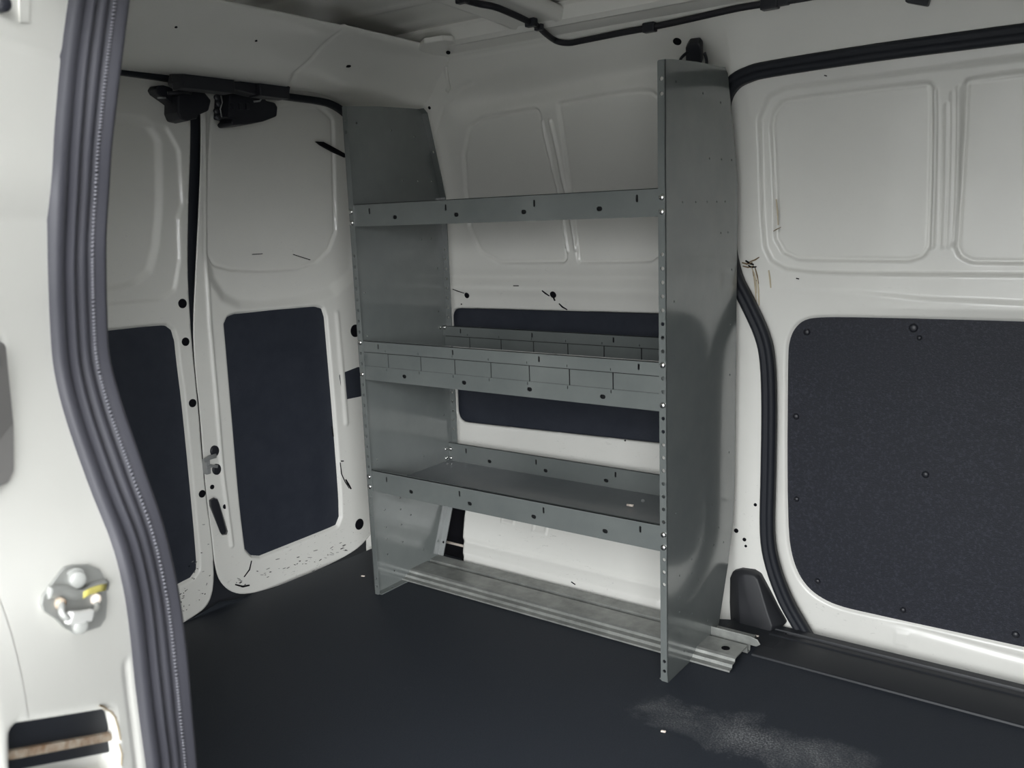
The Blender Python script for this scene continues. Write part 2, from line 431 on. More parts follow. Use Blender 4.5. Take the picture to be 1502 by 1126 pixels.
def flat_mark(name, pts, fn, n, m, parent, t=.0008):
    """thin scuff or stain following a surface"""
    P = [fn(*q) for q in pts]; n = np.array(n, float); mb = MB(); k = len(P)
    vs = [p+n*t for p in P]+[p-n*t for p in P]
    mb.add(vs, [tuple(range(k)), tuple(range(2*k-1, k-1, -1))]+[(i, (i+1) % k, k+(i+1) % k, k+i) for i in range(k)])
    return mb.build(name, m, parent)
def streak(pts, w):
    """pixel outline of a tapering stroke"""
    a = []; b = []
    for i, (x, y) in enumerate(pts):
        x0, y0 = pts[max(i-1, 0)]; x1, y1 = pts[min(i+1, len(pts)-1)]; l = math.hypot(x1-x0, y1-y0) or 1
        nx, ny = -(y1-y0)/l, (x1-x0)/l; ww = w*(.35+.65*math.sin(math.pi*(i+.5)/len(pts)))/2
        a.append((x+nx*ww, y+ny*ww)); b.append((x-nx*ww, y-ny*ww))
    return a+b[::-1]
wnrm = (0, -1, 0)
for pts, w in (([(795, 426), (800, 430), (806, 434)], 2.2), ([(812, 436), (814, 441)], 2.5), ([(820, 445), (825, 450), (832, 454)], 2.2),
               ([(664, 424), (672, 427), (681, 430)], 1.4), ([(753, 419), (761, 419)], 1.6), ([(838, 853), (844, 857)], 1.8)):
    flat_mark('scuff_mark', streak(pts, w), wph, wnrm, M['hole'], wall_far)

# ================================================================== FAR SLIDING DOOR (door_3)
win1 = soft(rnd(d2([(1127.5, 186), (1131, 164), (1146, 146), (1186, 139), (1290, 127), (1367, 119), (1363, 362), (1352, 378), (1331, 384), (1168, 382), (1146, 371.5), (1134, 350)]), .015))
win2 = soft(rnd(d2([(1413, 115), (1520, 101), (1520, 387), (1424, 385.8), (1406, 377), (1399, 362)]), [.012, .02, .02, .02, .02, .01]))
door_step = soft(rnd(d2([(1112.5, 175), (1125, 142), (1150, 128), (1240, 117), (1540, 78), (1540, 404), (1207, 401.5), (1152, 395), (1131, 383), (1121, 363), (1115, 294)]), .015))
panel3 = soft(d2([(1152.6, 690), (1153, 600), (1153.5, 520), (1156, 498), (1164, 480), (1180, 467), (1210, 464.5), (1260, 465), (1400, 468), (1560, 473), (1680, 477), (1690, 480), (1690, 985), (1680, 990), (1560, 964), (1502, 951.5), (1400, 929), (1300, 907), (1236, 893), (1208, 882), (1184, 865), (1167, 840), (1157, 806), (1154, 770)]), 2)
ribs3 = [(d2([(1369, 132), (1366, 362)]), .0055, .006), (d2([(1387, 152), (1383, 362)]), .004, .0035), (d2([(1396, 134), (1391, 362)]), .004, .004), (d2([(1404, 128), (1399, 355)]), .004, .005)]
belt = d2([(1160, 425), (1250, 430), (1352, 440.5), (1540, 449)])
def door_h(U, V):
    h = np.zeros(U.shape)
    for wp in (win1, win2):
        d = sdf(wp, U, V); h += .005*sstep(d, .005)+.0030*np.exp(-((d+.003)/.0028)**2)
    h += .009*sstep(sdf(door_step, U, V), .008)
    for p, w, d in ribs3: h -= bead(p, U, V, w, d)
    h += .010*sstep(sdf(panel3, U, V), .010)
    bz = np.interp(U, [p[0] for p in belt], [p[1] for p in belt])
    off = sstep(.012-sdf(panel3, U, V), .02)
    h -= off*.007*np.clip((U-.1)/.25, .3, 1)*sstep(np.abs(V-bz)-.003, .014)*0.5
    h -= off*.006*np.clip((U-.12)/.3, 0, 1)*sstep(V-bz, .02)*sstep(.62-V, .06)
    # pressed line along the bottom of the frame
    bz2 = np.interp(U, [.30, .52, .9], [.052, .040, .026])
    h += np.where(U > .28, .004*np.exp(-((V-bz2)/.007)**2)*np.clip((U-.28)/.08, 0, 1), 0)
    d = np.maximum(np.abs(U-.335)-.013, np.abs(V-.022)-.014); h -= .0018*sstep(d, .004)
    return h
def door_surf(U, V): return U, y_door(U, V)+door_h(U, V), V
door_outline = [(x-.012, z) if z < 1.1 else (x, z+.012) for x, z in SEAL_S[:-4]] + [(.14, -.08), (1.45, -.08)]
door_3 = sheet('door_3', door_outline, [], door_surf, .0032, M['white_wall'])
tag(door_3, kind='structure')
lp = plate('lining_panel', [panel3], .004, M['fibre_panel'], lambda a, b, c: (a, float(y_door(a, b))+.0065+c, b), door_3)
tag(lp, label='dark fibre board lining panel')
for (x, y, r) in ((1182, 487.5, .007), (1338.5, 481.5, .0085), (1347.5, 496, .005), (1166, 611.5, .007), (1167, 733, .006), (1198, 853.5, .006), (1323.5, 896, .006), (1489, 932.5, .007), (1356.5, 697, .007)):
    p = dpt(x, y); MB().disc((p[0], p[1]+.0068, p[2]), (0, -1, 0), r, .001, 18, .004).build('rivet', M['plastic'], lp)
dn = (0, -1, 0)
ST = [([(1089, 385), (1096, 387), (1104, 385)], 2.5, 'stain'), ([(1094, 382), (1100, 386), (1106, 388)], 3, 'hole'), ([(1100, 384), (1108, 381), (1114, 377)], 2, 'stain'), ([(1090, 390), (1098, 392), (1106, 390)], 2.2, 'stain'), ([(1098, 389), (1103, 392), (1110, 391)], 2.5, 'hole'),
      ([(1103, 392), (1107, 402), (1109, 412), (1110, 430)], 1.8, 'tan'), ([(1108, 392), (1111, 404), (1113, 416)], 1.6, 'stain'), ([(1104, 394), (1106, 404), (1110, 412)], 1.2, 'stain'), ([(1111, 404), (1113, 425), (1114, 448)], 2.0, 'tan'), ([(1106, 405), (1109, 430), (1111, 455)], 1.4, 'tan'), ([(1128, 396), (1130, 410), (1131, 422)], 2.2, 'tan'), ([(1139, 292), (1141, 310), (1142, 330)], 2, 'tan'), ([(1135, 339), (1140, 336), (1146, 333)], 1.3, 'stain')]
M['tan'] = mat('tan_rust_run', (.50, .43, .31), .6)
for pts, w, mm in ST:
    flat_mark('rust_stain', streak(pts, w), lambda x, y: dpt(x, y)-np.array([0, .002, 0]), dn, M[mm], door_3)
for x0, y0, s_ in ((1170, 408, 2.2), (1211, 110.5, 2.0)):
    flat_mark('scuff_mark', streak([(x0-s_, y0), (x0+s_, y0+1)], 2), dpt, dn, M['hole'], door_3)

# far weatherstrip: bulb seal pinched on the body flange round the sliding door
P = [(x, float(y_wall(x, z) if z > .62 else Y_PILLAR(z))-.004, z) for x, z in SEAL_S]
prof = [(-.014, -.012), (-.0145, .006), (-.009, .011), (-.002, .010), (.001, .006), (.004, .011), (.010, .011), (.0145, .005), (.014, -.012)]
ws = MB().sweep(P, prof, (0, -1, 0)).build('weatherstrip', M['rubber'])
tag(ws, 'black rubber weatherstrip framing the closed far sliding door beside the shelf unit', 'weatherstrip', 'rubber door weatherstrips')

# ================================================================== REAR DOORS
gap_r = r2([(296, 140), (293, 250), (287.5, 400), (285, 487), (293, 600), (301, 707), (312, 787), (316, 840)])
d2_out = r2([(296, 135), (296, 200), (292, 300), (287, 400), (283, 487), (287, 545), (293.5, 600), (301, 707), (311, 787), (315.5, 830), (322, 852), (338, 868), (360, 872), (400, 862), (450, 843), (515, 812), (540, 790)])
d2_out = d2_out + [(.33, .08), (.345, .09), (.345, .12), (.345, 1.20), (.345, 1.23), (.31, 1.23), (-.13, 1.23)]
d2_out[0] = (d2_out[0][0], 1.23); d2_out = soft(d2_out, 2)
pan2 = rnd(r2([(330, 475), (335, 464), (346, 459.5), (464, 448.5), (475, 451.5), (479, 464), (486.6, 550), (500, 720), (501, 758), (496, 771), (482, 777.5), (383, 817), (370, 816), (361, 806), (352, 735), (341, 600)]), .006); pan2 = soft(pan2, 2)
rec2 = soft(rnd(r2([(316, 160), (470, 150), (496, 172), (500, 340), (490, 366), (470, 386), (445, 395), (400, 399), (345, 397), (320, 390), (311, 375), (308, 300)]), .02))
rec2b = soft(rnd(r2([(305, 150), (520, 150), (530, 300), (522, 400), (490, 428), (450, 442), (400, 449), (355, 448), (330, 436), (313, 410), (305, 370)]), .02))
edge2 = r2([(301, 150), (303, 250), (303.5, 400), (308, 480), (316, 570), (326, 690), (340, 800)])
lip2 = r2([(297, 580), (309, 700), (325, 850)])
def rear2_h(U, V):
    d = sdf(rec2, U, V); h = .005*sstep(d, .006)+.0025*np.exp(-((d+.003)/.003)**2)+.016*sstep(sdf(rec2b, U, V), .035)
    h += .012*sstep(sdf(pan2, U, V), .010)
    h -= bead(edge2, U, V, .008, .005)
    h -= .004*bead(r2([(494, 460), (503, 560), (508, 620)]), U, V, .012, 1)
    return h
def rear_surf(hf, x0=X_REAR):
    return lambda U, V: (x0-hf(U, V)+0*U, U, V)
door_2 = sheet('door_2', d2_out, [], rear_surf(rear2_h), .0032, M['white_scuffed'], side=1)
tag(door_2, kind='structure')
plate('lining_panel', [pan2], .004, M['black_panel'], lambda a, b, c: (X_REAR-.009-c, a, b), door_2)

d1_out = r2([(281, 140), (280, 200), (276, 300), (274.5, 400), (280, 487), (285, 545), (291, 600), (299, 707), (310.5, 787), (314, 840), (312, 870), (303, 890), (285, 903), (259, 919)])
d1_out = d1_out+[(-1.03, .02), (-1.03, .05), (-1.03, 1.20), (-1.03, 1.23), (-1.0, 1.23), (-.26, 1.23)]; d1_out[0] = (d1_out[0][0], 1.23); d1_out = soft(d1_out, 2)
pan1 = r2([(143, 485.5), (235, 476), (246, 476.5), (255, 483), (260, 500), (263, 530), (272, 600), (292, 813), (292, 836), (282.5, 849), (253, 864)])
pan1 = rnd(pan1+[(-.95, .07), (-.95, .695)], [0, .006, .006, .006, .006, .006, .006, .006, .006, .006, 0, .04, .04]); pan1 = soft(pan1, 2)
rec1 = soft(rnd(r2([(215, 175), (236, 205), (238, 300), (232, 360), (222, 398), (200, 415), (160, 425)])+[(-.95, .76), (-.95, 1.13)], .02))
rec1b = soft(rnd(r2([(244, 185), (263, 220), (268, 300), (262, 320), (264, 380), (257, 425), (235, 440), (145, 446)])+[(-.98, .73), (-.98, 1.15)], .015))
def rear1_h(U, V):
    h = .010*sstep(sdf(rec1, U, V), .018)+.006*sstep(sdf(rec1b, U, V), .010)
    return h+.012*sstep(sdf(pan1, U, V), .010)
door_1 = sheet('door_1', d1_out, [], rear_surf(rear1_h), .0032, M['white_scuffed'], side=1)
tag(door_1, kind='structure')
plate('lining_panel', [pan1], .004, M['black_panel'], lambda a, b, c: (X_REAR-.009-c, a, b), door_1)

def rpt(x, y, off=0): return at(x, y, 0, X_REAR+off)
for (x, y, r) in ((267.5, 445, .0105), (272, 501, .0095), (282.3, 591, .0095), (296.3, 724, .0088)):
    MB().disc(rpt(x, y), (1, 0, 0), r, .0012, 22, .001).build('plug', M['hole'], door_1)
for (x, y, r) in ((527, 768.5, .0155), (521, 485, .017), (311, 714, .0055), (330, 742.5, .006)):
    MB().disc(rpt(x, y), (1, 0, 0), r, .0012, 22, .001).build('plug', M['hole'], door_2)
fp = rnd([(497, 549), (525, 538), (535, 540), (535, 580), (503, 586.5)], [4, 4, 4, 4, 5])
flat_mark('access_hole', fp, lambda x, y: rpt(x, y), (1, 0, 0), M['black_panel'], door_2)
flat_mark('door_check_slot', [(463, 207.5), (473, 208), (490, 217), (506, 226), (506, 231), (488, 223), (470, 213)], lambda x, y: rpt(x, y, -.012), (1, 0, 0), M['hole'], door_2, .004)
# scuffs along the battered bottoms of the doors
rr = random.Random(3)
for _ in range(44):
    t = rr.random(); x = 345+t*165; y = 868-t*58-abs(rr.gauss(0, 1))*9-3; l = rr.uniform(.7, 3.2); a = rr.uniform(-.7, .4)
    flat_mark('scuff_mark', streak([(x-l*math.cos(a), y-l*math.sin(a)), (x, y), (x+l*math.cos(a), y+l*math.sin(a))], rr.uniform(.5, 1.1)), lambda x, y: rpt(x, y, .0005), (1, 0, 0), M[rr.choice(('hole', 'grey_plastic', 'grey_plastic'))], door_2)
for pts, w in (([(309+60, 822), (366, 835), (358, 846)], 1.6), ([(345, 857), (356, 860), (366, 858)], 3), ([(499, 678), (501, 695), (506, 706), (512, 716)], 1.2), ([(507, 703), (511, 710), (515, 717)], 2.6), ([(487, 625), (489, 640)], 1.4), ([(500, 676), (504, 676)], 2), ([(430, 373), (455, 381)], 1.2), ([(370, 373), (385, 372)], 1.2)):
    flat_mark('scuff_mark', streak(pts, w), lambda x, y: rpt(x, y, .0005), (1, 0, 0), M['hole'], door_2)
for _ in range(30):
    t = rr.random(); x = 262+t*46+rr.gauss(0, 3); y = 905-t*25-rr.random()*(30+140*t*rr.random()); l = rr.uniform(.6, 2.4); a = rr.uniform(-1.4, .3)
    if x > 309: continue
    flat_mark('scuff_mark', streak([(x-l*math.cos(a), y-l*math.sin(a)), (x, y), (x+l*math.cos(a), y+l*math.sin(a))], rr.uniform(.5, 1.0)), lambda x, y: rpt(x, y, .0005), (1, 0, 0), M[rr.choice(('hole', 'grey_plastic'))], door_1)

# latch at mid height on the right leaf, pull lever below it
lt = MB()
c = rpt(302, 684, .004); lt.obox(c, (.010, 0, 0), (0, .006, 0), (0, 0, .017))
la = lt.build('latch', M['zinc'], door_2, .002)
for (x, y) in ((314, 661), (317, 688)):
    p = rpt(x, y); MB().disc(p, (1, 0, 0), .011, .004, 18, .002, .013).build('latch_bolt', M['plastic'], la)
mb = MB(); mb.sweep([rpt(299, 676, .014), rpt(307, 671, .012), rpt(317, 668, .010)], [(-.005, -.002), (.005, -.002), (.005, .002), (-.005, .002)], (1, 0, 0))
mb.sweep([rpt(303, 686, .014), rpt(310, 683, .012), rpt(319, 684, .010)], [(-.0035, -.002), (.0035, -.002), (.0035, .002), (-.0035, .002)], (1, 0, 0)); mb.build('latch_claw', M['zinc'], la, .0008)
hp = rnd([(306, 733), (313, 729), (319, 731), (322, 738), (334.5, 779), (333, 784), (326, 785), (323, 781), (307, 742)], 2)
H1 = [rpt(x, y, .002) for x, y in hp]; H2 = [rpt(320+(x-320)*.82, 757+(y-757)*.95, .018) for x, y in hp]; k = len(H1)
mb = MB().add(H1+H2, [tuple(range(k))[::-1], tuple(range(k, 2*k))]+[(i, (i+1) % k, k+(i+1) % k, k+i) for i in range(k)]); mb.build('door_handle', M['plastic'], door_2, .002)

# top latches hanging from the door heads
def chunk(name, px, x_front, x_back, m, parent, bevel=.003, shrink=.94):
    """solid part seen face-on as the outline px, from x_back to x_front"""
    cx = sum(p[0] for p in px)/len(px); cy = sum(p[1] for p in px)/len(px)
    A = [at(x, y, 0, x_back) for x, y in px]
    c0 = at(cx, cy, 0, x_back); off = np.array([x_front-x_back, 0, 0])
    B = [c0+(p-c0)*shrink+off for p in A]; k = len(px)
    return MB().add(A+B, [tuple(range(k))[::-1], tuple(range(k, 2*k))]+[(i, (i+1) % k, k+(i+1) % k, k+i) for i in range(k)]).build(name, m, parent, bevel)
l1 = chunk('top_latch', [(240, 142), (262, 132), (282, 138), (292, 150), (288, 166), (274, 172), (270, 178), (256, 181.5), (244, 179), (239.5, 168), (240, 153)], -1.0, -1.05, M['plastic'], door_1, .004)
chunk('latch_wing', [(215, 133), (219, 127), (229, 126.5), (243, 131), (243, 157), (232, 149), (219, 140)], -1.02, -1.05, M['plastic'], l1, .003)
MB().tube([at(231, 143.5, 0, -1.015), at(243, 143.5, 0, -1.012)], .0022).build('latch_pin', M['zinc'], l1)
MB().tube([at(246, 137, 0, -.995), at(258, 136, 0, -.99), at(269, 134, 0, -.99), at(280, 136, 0, -.995)], .004).build('latch_rod', M['plastic'], l1)
l2 = chunk('top_latch', [(314, 140), (322, 135), (334, 132), (368, 136), (372, 150), (386, 153), (390, 160), (389, 174), (368, 182), (340, 187), (320, 188.5), (317, 183), (322, 178), (312, 176)], -1.0, -1.05, M['plastic'], door_2, .004)
MB().tube([at(372, 149, 0, -1.0), at(381, 148, 0, -.99), at(384, 144, 0, -.99), at(400, 145, 0, -.99), at(406, 143, 0, -1.0)], .0022).build('latch_rod', M['zinc'], l2)
for (x, y) in ((318, 143), (320, 152), (317.5, 163), (319, 172)):
    MB().disc(at(x, y, 0, -1.004), (1, -.4, 0), .007, .004, 16, .002).build('latch_bolt', M['plastic'], l2)
for (x, y) in ((340, 156), (352, 156), (362, 156)):
    MB().obox(at(x, y, 0, -1.0), (.004, 0, 0), (0, .0045, 0), (0, 0, .007)).build('latch_rib', M['plastic'], l2, .001)
MB().sweep([at(324, 140, 0, -.998), at(326, 150, 0, -.998), at(323, 160, 0, -.998), at(325, 172, 0, -.998)], circ((0, 0), .0016, 6), (1, 0, 0)).build('latch_spring', M['zinc'], l2)

# rubber in the gap between the rear doors and across their heads
gp = r2([(288, 135), (288.5, 200), (284, 300), (280.5, 400), (281, 470), (284, 520)])
wsr = MB().sweep([(X_REAR-.012, y, z) for y, z in smooth_path(gp)], [(-.022, -.01), (.022, -.01), (.022, .006), (-.022, .006)], (1, 0, 0)).build('weatherstrip', M['rubber'])
tag(wsr, 'black rubber strip filling the upright gap between the two rear doors', 'weatherstrip', 'rubber door weatherstrips')
hp_ = [at(x, y, 0, -1.035) for x, y in ((120, 96), (165, 102), (255, 115), (330, 128), (425, 142), (462, 147), (485, 152), (503, 162), (520, 178))]
wst = MB().sweep([tuple(p) for p in smooth_path(hp_)], [(-.0075, -.012), (.0075, -.012), (.0075, .004), (.004, .008), (-.004, .008), (-.0075, .004)], (1, 0, 0)).build('weatherstrip', M['rubber'])
tag(wst, 'thin black rubber weatherstrip along the head of the rear doors', 'weatherstrip', 'rubber door weatherstrips')
# dark box added behind the door bottoms to block outside light
mb = MB(); mb.box((-1.30, -1.1, -.14), (-1.098, .41, .16)); 
rear_backing = mb.build('rear_leak_backing', M['sill']); tag(rear_backing, kind='structure')
gb = MB().box((-1.12, -.36, -.05), (-1.095, -.13, 1.225)).build('door_gap_backing', M['rubber'], rear_backing)  # dark strip added behind the gap to stop light leaking through

# ================================================================== ROOF: skin, rear header, bows, side rail
def crown(y): return .030*(1-((y+.34)/.56)**2)
HX = interp([-1.12, -1.06, -1.0, -.93, -.87, -.83, -.78, -.70, -.664, -.655], [1.235, 1.218, 1.206, 1.197, 1.193, 1.197, 1.214, 1.259, 1.2735, 1.283])
SEAM_Y = [float(at(x, y, 2, z)[1]) for x, y, z in ((466, 119, 1.197), (477, 112, 1.194), (482, 95, 1.207), (489, 44, 1.275))]
def header_surf(U, V):   # U = y, V = x
    z = HX(V)+.35*crown(U)*np.clip((V+1.05)/.38, 0, 1)-.010*np.clip((V+1.05)/.38, 0, 1)
    z = z-.05*np.clip((U-.12)/.2, 0, 1)**2
    seam = np.interp(V, [-.92, -.86, -.80, -.66], SEAM_Y)
    z = z+.0040*np.exp(-((U-seam)/.0028)**2)-.0016/(1+np.exp((U-seam)/.0012))*np.clip((V+.95)/.05, 0, 1)
    return V, U, z
header = sheet('header', [(-1.02, -1.10), (.33, -1.10), (.33, -.657), (-1.02, -.657)], [], header_surf, .005, M['white'])
header.name = 'trim_1'; tag(header, kind='structure')
def hpt(x, y):
    d = np.array([(x-751)/F_PX, (y-563)/F_PX, 1.]) @ AX; prev = None
    for t in np.linspace(1.3, 2.4, 1200):
        p = CAM+t*d
        if p[0] > -.657: continue
        if p[2] > float(header_surf(np.array([p[1]]), np.array([p[0]]))[2][0]): return p
    return p
for (x, y, r) in ((258, 39.5, .0025), (375.5, 59.5, .0025), (511, 97, .0055)):
    MB().disc(hpt(x, y)+np.array([0, 0, .0005]), (.2, 0, -1), r, .002, 16).build('hole', M['hole'], header)
# black bolted latch plates on the header
def bracket(px, bolts, label, drop):
    P = [at(x, y, 0, -.92) for x, y in px]; k = len(px); t = empty('latch_bracket', tuple(np.mean(P, 0)))
    A = [p+np.array([-.03, 0, 0]) for p in P]; B = [p+np.array([.012, 0, 0]) for p in P]
    MB().add(A+B, [tuple(range(k))[::-1], tuple(range(k, 2*k))]+[(i, (i+1) % k, k+(i+1) % k, k+i) for i in range(k)]).build('plate', M['plastic'], t, .002)
    for x, y in bolts: MB().disc(at(x, y, 0, -.907), (1, -.6, -.2), .0075, .004, 6, .002).build('bolt', M['zinc'], t)
    mb = MB()
    for (x0, y0, x1, y1) in drop: mb.obox((at(x0, y0, 0, -.915)+at(x1, y1, 0, -.915))/2, (.02, 0, 0), (0, abs(x1-x0)/2*.0017, 0), (0, 0, abs(y1-y0)/2*.0017))
    mb.build('hook_block', M['plastic'], t, .002)
    under(t); tag(t, label, 'bracket', 'latch brackets under the rear header'); return t
bracket([(262, 98), (285, 92.5), (352, 101), (346, 107), (338, 113), (337, 128), (308, 132), (262, 127), (258, 121)], [(270.5, 101.5), (295, 103), (333, 107)],
        'black bolted latch bracket under the white rear header, above the left door latch', [(262, 108, 334, 131)])
bracket([(352, 104), (376, 103), (438, 114), (422, 121), (419, 143), (372, 140), (338, 131), (338, 121), (352, 120)], [(385, 114.5), (405, 116)],
        'black bolted latch bracket under the white rear header, above the right door latch', [(370, 120, 418, 142)])

roof_beads = [-.62, -.40, -.16, .02]
def roof_surf(U, V):   # U = x, V = y
    z = 1.300+crown(V)
    for y in roof_beads: z = z-.004*np.exp(-((V-y-.03*np.sin(U*2))/.008)**2)*np.where((U < -.47) | ((U > -.27) & (U < -.05)) | (U > .12), 1, 0)
    z = z-.006*np.exp(-((V-.11)/.02)**2)
    return U, V, z
ceiling = sheet('ceiling', [(-1.12, -1.05), (2.0, -1.05), (2.0, .30), (-1.12, .30)], [], roof_surf, .012, M['white'], side=-1)
tag(ceiling, kind='structure')
def bow(x0, x1):
    mb = MB(); ys = np.linspace(-1.0, .235, 40); prof = [(-.0, .020), (.010, .002), (.022, 0), (.030, .004), ((x1-x0)/2, .005), (x1-x0-.030, .004), (x1-x0-.022, 0), (x1-x0-.010, .002), (x1-x0, .020)]
    vs = []; fs = []; k = len(prof)
    for y in ys:
        dz = .85*crown(y)+1.2725-.012*np.clip((y-.15)/.1, 0, 1)
        for a, b in prof: vs.append((x0+a, y, dz+b))
    for i in range(len(ys)-1):
        for j in range(k-1): fs.append((i*k+j, i*k+j+1, (i+1)*k+j+1, (i+1)*k+j))
    o = mb.add(vs, fs, True).build('roof_bow', M['white'], ceiling)
    so = o.modifiers.new('metal', 'SOLIDIFY'); so.thickness = .003
    return o
bow(-.445, -.30); bow(-.03, .10); bow(.5, .63)
# side rail along the far edge of the roof, and the mirror one above the near opening
def rail(sgn, y0):
    prof = [(.004, 1.247), (0, 1.2535), (-.005, 1.2585), (-.010, 1.2575), (-.014, 1.262), (-.045, 1.271), (-.058, 1.270), (-.066, 1.277), (-.075, 1.30), (-.078, 1.36)]
    vs = []; fs = []; xs = np.linspace(-1.1, 2.0, 60); k = len(prof)
    for x in xs:
        for a, z in prof: vs.append((x, y0+sgn*a, z))
    for i in range(len(xs)-1):
        for j in range(k-1): fs.append((i*k+j, i*k+j+1, (i+1)*k+j+1, (i+1)*k+j))
    o = MB().add(vs, fs, False).build('side_rail', M['white'], ceiling); so = o.modifiers.new('metal', 'SOLIDIFY'); so.thickness = .003
rail(1, .2262); rail(-1, -.9025)
# gusset where header and rail meet
g = [at(x, y, 2, 1.262) for x, y in ((612, 74), (622, 68), (636, 67), (650, 65.5), (664, 66.5), (677, 71.5), (693, 77), (668, 84), (640, 83))]
gz = [0, .006, .008, .009, .009, .006, 0, -.012, -.012]
A = [p+np.array([0, 0, z]) for p, z in zip(g, gz)]; B = [p+np.array([0, 0, .012]) for p in A]; k = len(A)
gs = MB().add(A+B, [tuple(range(k)), tuple(range(k, 2*k))]+[(i, (i+1) % k, k+(i+1) % k, k+i) for i in range(k)]).build('corner_gusset', M['white'], ceiling, .003)
MB().disc(at(657.5, 76.5, 2, 1.258), (.3, -.5, -1), .005, .002, 14).build('hole', M['hole'], gs)
crp = [wpt(x, y) for x, y in ((652, 96), (655, 112), (658, 128), (655, 134))]
MB().sweep([p+np.array([0, .001, 0]) for p in crp], [(-.006, 0), (-.003, .0025), (.003, .0025), (.006, 0)], (0, -1, -.3)).build('corner_bead', M['white'], wall_far)

# wiring harness taped under the bow, then along the rail
def ceil_pt(x, y, z): return at(x, y, 2, z)
hz = [(640, -22, 1.291), (672, -4, 1.288), (700, 5, 1.285), (725, 10, 1.281), (748, 19, 1.277), (772, 30, 1.272), (788, 38, 1.266), (800, 49, 1.257)]
HP = [ceil_pt(x, y, z) for x, y, z in hz]
def railpt(x, y):
    return at_surf(x, y, lambda p: float(y_wall(p[0], p[2]))-.013-.35*max(0., p[2]-1.238), v0=.22)
for x, y in ((812, 58), (822, 62), (836, 63), (852, 60), (872, 56), (912, 48), (953, 40.5), (1000, 30.5), (1040, 21.5), (1080, 12.5), (1112, 7), (1135, 4), (1175, -2), (1230, -12)):
    HP.append(railpt(x, y))
HS = [np.array(p) for p in smooth_path(HP, 5)]
har = empty('wiring_harness', tuple(HP[10]))
MB().tube(HS, .0062, 10).build('cable', M['cloth_tape'], har)
def clip(p, s_): return MB().obox(p, (s_*1.3, 0, 0), (0, s_*.8, 0), (0, 0, s_*.9)).build('clip', M['plastic'], har, .002)
for (x, y, s_) in ((680, 0, .009), (779, 35, .009), (790, 41, .007), (953, 40.5, .010), (860, 55, .006), (1132, 4.5, .012), (1150, 1, .008), (1172, 0, .006)):
    p = min(HS, key=lambda q: (lambda w: (w[0]-x)**2+(w[1]-y)**2)((lambda c: (751+F_PX*c[0]/c[2], 563+F_PX*c[1]/c[2]))(AX @ (q-CAM))))
    clip(p, s_)
under(har)
tag(har, 'black taped wiring harness running under the roof bow and along the roof rail', 'cable')
# dark connector at the top edge above the sliding door
p = railpt(1347, -2); cn = MB().obox(p, (.018, 0, -.006), (0, .008, 0), (.002, 0, .009)).build('wire_connector', M['plastic'], None, .003)
tag(cn, 'small black plug connector under the roof rail above the sliding door', 'connector')

# ================================================================== FLOOR
fe = [at(x, y, 2, 0)[:2] for x, y in ((258.7, 918), (285, 905), (305, 893), (322, 882), (345, 879), (365, 872), (400, 863), (430, 850), (480, 830), (520, 815), (548, 803))]
floor_poly = [(2.0, -1.06), (2.0, .30), (.62, .30), (.07, .335), (.03, .335), (-.05, .30), (-.2, .262), (-.70, .262), (-.76, .29), (-.95, .29)] + [tuple(p) for p in fe[::-1]] + [(-1.07, -.42), (-1.07, -1.06)]
floor = plate('floor', [floor_poly], .03, M['floor'], lambda a, b, c: (a, b, c-.03)); tag(floor, kind='structure')
# sill strip in front of the sliding door
zs = .0
sp = [(.187, .0), (.189, .0030), (.192, .0036), (.285, .0040), (.289, .0060), (.300, .0064), (.303, .0040), (.306, -.002), (.312, -.002), (.315, .0070), (.332, .0078), (.338, .004), (.339, -.03)]
vs = []; fs = []; xs = [.090, .098, .7, 1.45]; k = len(sp)
xs = [.092]+list(np.linspace(.10, 1.45, 30))
for x in xs:
    for y, z in sp: vs.append((x, y, z))
for i in range(len(xs)-1):
    for j in range(k-1): fs.append((i*k+j, (i+1)*k+j, (i+1)*k+j+1, i*k+j+1))
vs2 = [v for v in vs]
mb = MB().add(vs, fs)
mb.f.append(tuple(range(k))); mb.sm.append(False)
trim3 = mb.build('trim_3', M['sill']); tag(trim3, kind='structure')
# raised shoulder of mat left of the sill, under the corner cover
MB().box((.0, .23, -.01), (.12, .338, .004)).build('mat_shoulder', M['sill'], floor)

# ================================================================== STEEL SHELVING UNIT
W = .788; H = 1.143; T = .0022
unit = empty('shelving_unit', (-W/2, .15, 0))
tag(unit, 'grey steel van shelving unit with three shelves and two tall end panels', 'shelving unit')
prof_panel = [(0, 0), (.229, 0), (.284, .141), (.310, .23), (.317, .32), (.317, .945), (.303, 1.0), (.263, 1.146), (.25, 1.156), (.12, 1.152), (.03, 1.146), (0, 1.143)]
pitch = .0247; z0 = .2724
hole_z = [z0+pitch*k for k in list(range(-3, 23))+[33, 34]]+[.0215, .0418]
def panel_holes(seed):
    out = []
    for y in (.065, .12, .17, .215, .255): out.append(((y), .905, .0022))
    for y in (.18, .235, .285): out.append((y, .985, .0022))
    for y in (.235, .27): out.append((y, .845, .0022))
    for y, z in ((.05, .085), (.05, .125), (.05, .155), (.05, .20), (.105, .10), (.105, .145), (.105, .185), (.14, .16), (.14, .245), (.16, .235), (.105, .215), (.20, .30), (.285, .39), (.285, .66), (.29, .77), (.285, .555), (.03, .73), (.03, .63), (.035, .33),
                 (.18, .055), (.07, .035), (.04, 1.11), (.15, 1.10), (.23, 1.09), (.21, .21), (.235, .24), (.26, .2)):
        out.append((y, z, .0024))
    return out
